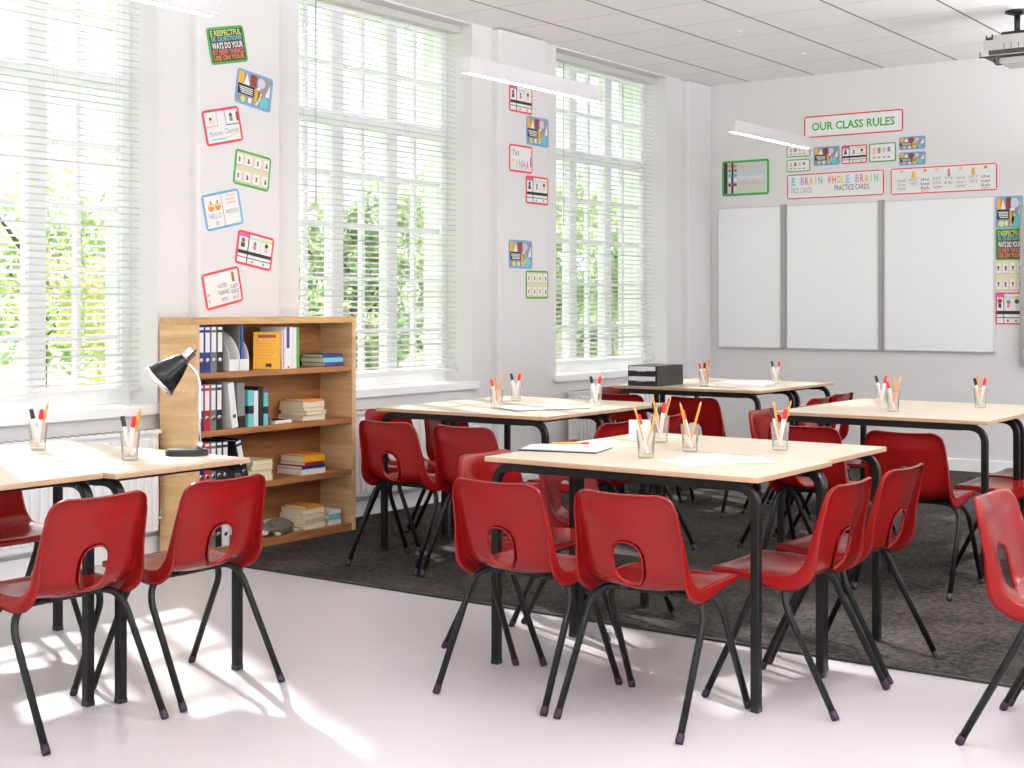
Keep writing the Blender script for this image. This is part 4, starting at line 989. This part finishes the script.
def foliage(n, blobs, size, seed):
    rnd = random.Random(seed); mb = MB()
    tot = sum(b_[3]**2 for b_ in blobs)
    for bx, by, bz, br in blobs:
        for _ in range(int(n*br*br/tot)):
            d = Vector((rnd.gauss(0, 1), rnd.gauss(0, 1), rnd.gauss(0, 1))).normalized()*br*rnd.uniform(.55, 1.05)
            c = Vector((bx, by, bz))+d; a = Vector((rnd.gauss(0, 1), rnd.gauss(0, 1), rnd.gauss(0, 1))).normalized()
            b_ = a.cross(Vector((rnd.gauss(0, 1), rnd.gauss(0, 1), rnd.gauss(0, 1)))).normalized(); s = size*rnd.uniform(.6, 1.3)
            mb.add([c-a*s, c+b_*s*.45, c+a*s, c-b_*s*.45], [[0, 1, 2, 3]])
    return mb
def tree(x, y, h, rad, lm, label, seed, n=2100):
    rnd = random.Random(seed); t = thing('garden_tree', label, 'tree', (x, y, -.2), 0, 'trees in the garden')
    mb = MB(); mb.tube([(0, 0, 0), (.05, .03, h*.35), (-.03, .06, h*.75)], .1, 8, rs=[.14, .1, .04]); 
    for i in range(5):
        a = i*1.3; mb.tube([(0, 0, h*(.3+.08*i)), (math.cos(a)*rad*.6, math.sin(a)*rad*.6, h*(.5+.08*i))], .03, 6, rs=[.05, .015])
    mb.build('trunk', BARK, t)
    bl = [(rnd.uniform(-.6, .6)*rad, rnd.uniform(-.6, .6)*rad, h*rnd.uniform(.35, .85), rad*rnd.uniform(.35, .6)) for _ in range(11)]
    foliage(n, bl, .11, seed).build('foliage', lm, t, recalc=False)
def bush(x, y, h, rad, lm, fm, label, seed, n=1500):
    rnd = random.Random(seed); t = thing('flowering_bush', label, 'bush', (x, y, -.2), 0, 'bushes in the garden')
    bl = [(rnd.uniform(-.6, .6)*rad, rnd.uniform(-.6, .6)*rad, h*rnd.uniform(.2, .8), rad*rnd.uniform(.3, .5)) for _ in range(8)]
    foliage(n, bl, .08, seed).build('foliage', lm, t, recalc=False)
    if fm: foliage(160, [(a, b_, c+.08, d*1.02) for a, b_, c, d in bl], .055, seed+50).build('blossom', fm, t, recalc=False)
PINKF = leaf_mat('pink_petals', rgb(226, 130, 170), rgb(240, 170, 200)); YELF = leaf_mat('yellow_petals', rgb(236, 210, 110), rgb(240, 224, 150)); REDF = leaf_mat('coral_petals', rgb(226, 140, 110), rgb(236, 180, 140))
tree(-10.5, 11.5, 3.2, 1.7, LEAF1, 'pale green tree beyond the window above the desk lamp, near the frame edge', 11)
tree(-10.0, 15.0, 3.0, 1.4, LEAF2, 'deeper green tree beyond the lamp window, beside the blind middle', 12)
tree(-8.6, 15.6, 3.3, 1.2, LEAF2, 'deep green tree beyond the window behind the bookcase, nearer the poster pier', 13)
tree(-7.0, 18.3, 3.5, 1.2, LEAF1, 'pale tree beyond the window behind the bookcase, toward the room corner', 14)
tree(-12.5, 22.5, 4.4, 1.6, LEAF2, 'tall tree far behind the pale tree of the bookcase window', 15)
tree(-7.0, 21.6, 3.5, 1.2, LEAF1, 'green tree beyond the window nearest the whiteboard wall', 16)
tree(-8.5, 26.0, 3.8, 1.4, LEAF3, 'yellow green tree deepest in the window nearest the whiteboard', 17)
bush(-5.6, 9.2, 1.9, 1.2, LEAF3, YELF, 'yellow flowering bush low in the window above the desk lamp', 21)
bush(-5.2, 10.6, 1.7, 1.0, LEAF1, REDF, 'coral flowering bush low behind the lamp window blind', 22)
bush(-4.9, 11.5, 1.6, .9, LEAF2, PINKF, 'pink flowering bush beside the window frame of the lamp window', 23)
bush(-8.5, 11.8, 2.2, 1.4, LEAF1, PINKF, 'large bush behind the coral one in the lamp window', 24)
bush(-5.0, 14.2, 1.3, .8, LEAF2, None, 'low green bush visible above the bookcase corner', 25)
bush(-4.2, 16.0, 1.4, .8, LEAF2, PINKF, 'pink flowering bush low in the window behind the bookcase', 26)
bush(-4.8, 20.0, 1.6, .9, LEAF2, None, 'low bush in the window nearest the whiteboard wall', 27)
bush(-3.6, 19.3, 1.5, .8, LEAF3, YELF, 'yellow bush close by the last window frame', 28)
w = MB(); w.box(-16, -9, 30, 30.4, -.2, 1.55); w.box(-16.05, -8.95, 29.95, 30.45, 1.55, 1.63)
o = w.build('garden_wall', mat('cream_render', rgb(226, 216, 200), .8)); tag(o, 'cream garden wall far out across the lawn', 'wall')

# ------------------------------------------------------------------ light, camera, view
S = bpy.context.scene
wd = bpy.data.worlds.new('daylight'); S.world = wd; wd.use_nodes = True
wn = wd.node_tree; bg = wn.nodes['Background']
tc = wn.nodes.new('ShaderNodeTexCoord'); sx = wn.nodes.new('ShaderNodeSeparateXYZ'); wn.links.new(tc.outputs['Generated'], sx.inputs[0])
mr = wn.nodes.new('ShaderNodeMapRange'); mr.inputs[1].default_value = -.06; mr.inputs[2].default_value = .06; mr.inputs[3].default_value = 2.3; mr.inputs[4].default_value = .95   # lower half brightened as fill for the ceiling, veiled sky above
wn.links.new(sx.outputs['Z'], mr.inputs[0]); wn.links.new(mr.outputs[0], bg.inputs[1])
bg.inputs[0].default_value = (.91, .95, 1, 1)
sl = bpy.data.lights.new('sun', 'SUN'); sl.energy = 6.4; sl.angle = math.radians(1.6); sl.color = (1, .98, .955)
so = bpy.data.objects.new('sun', sl); C.objects.link(so)
el = math.radians(33); dv = Vector((.89*math.cos(el), -.455*math.cos(el), -math.sin(el)))
so.rotation_euler = dv.to_track_quat('-Z', 'Y').to_euler(); so.location = (-10, 12, 10)

cam = bpy.data.cameras.new('camera'); co = bpy.data.objects.new('camera', cam); C.objects.link(co)
co.location = (5.68, 0, 1.28); co.rotation_euler = (PI/2, 0, math.radians(35.738))
cam.sensor_width = 36; cam.lens = 36*1393.85/1024; cam.shift_y = -(384-305.8)/1024; cam.clip_start = .05; cam.clip_end = 300
S.camera = co
S.view_settings.view_transform = 'Standard'; S.view_settings.look = 'None'; S.view_settings.gamma = 1; S.view_settings.exposure = .62; S.view_settings.use_curve_mapping = False
S.cycles.use_denoising = True
S.cycles.max_bounces = 10; S.cycles.diffuse_bounces = 6; S.cycles.transparent_max_bounces = 24
S.cycles.sample_clamp_indirect = 6
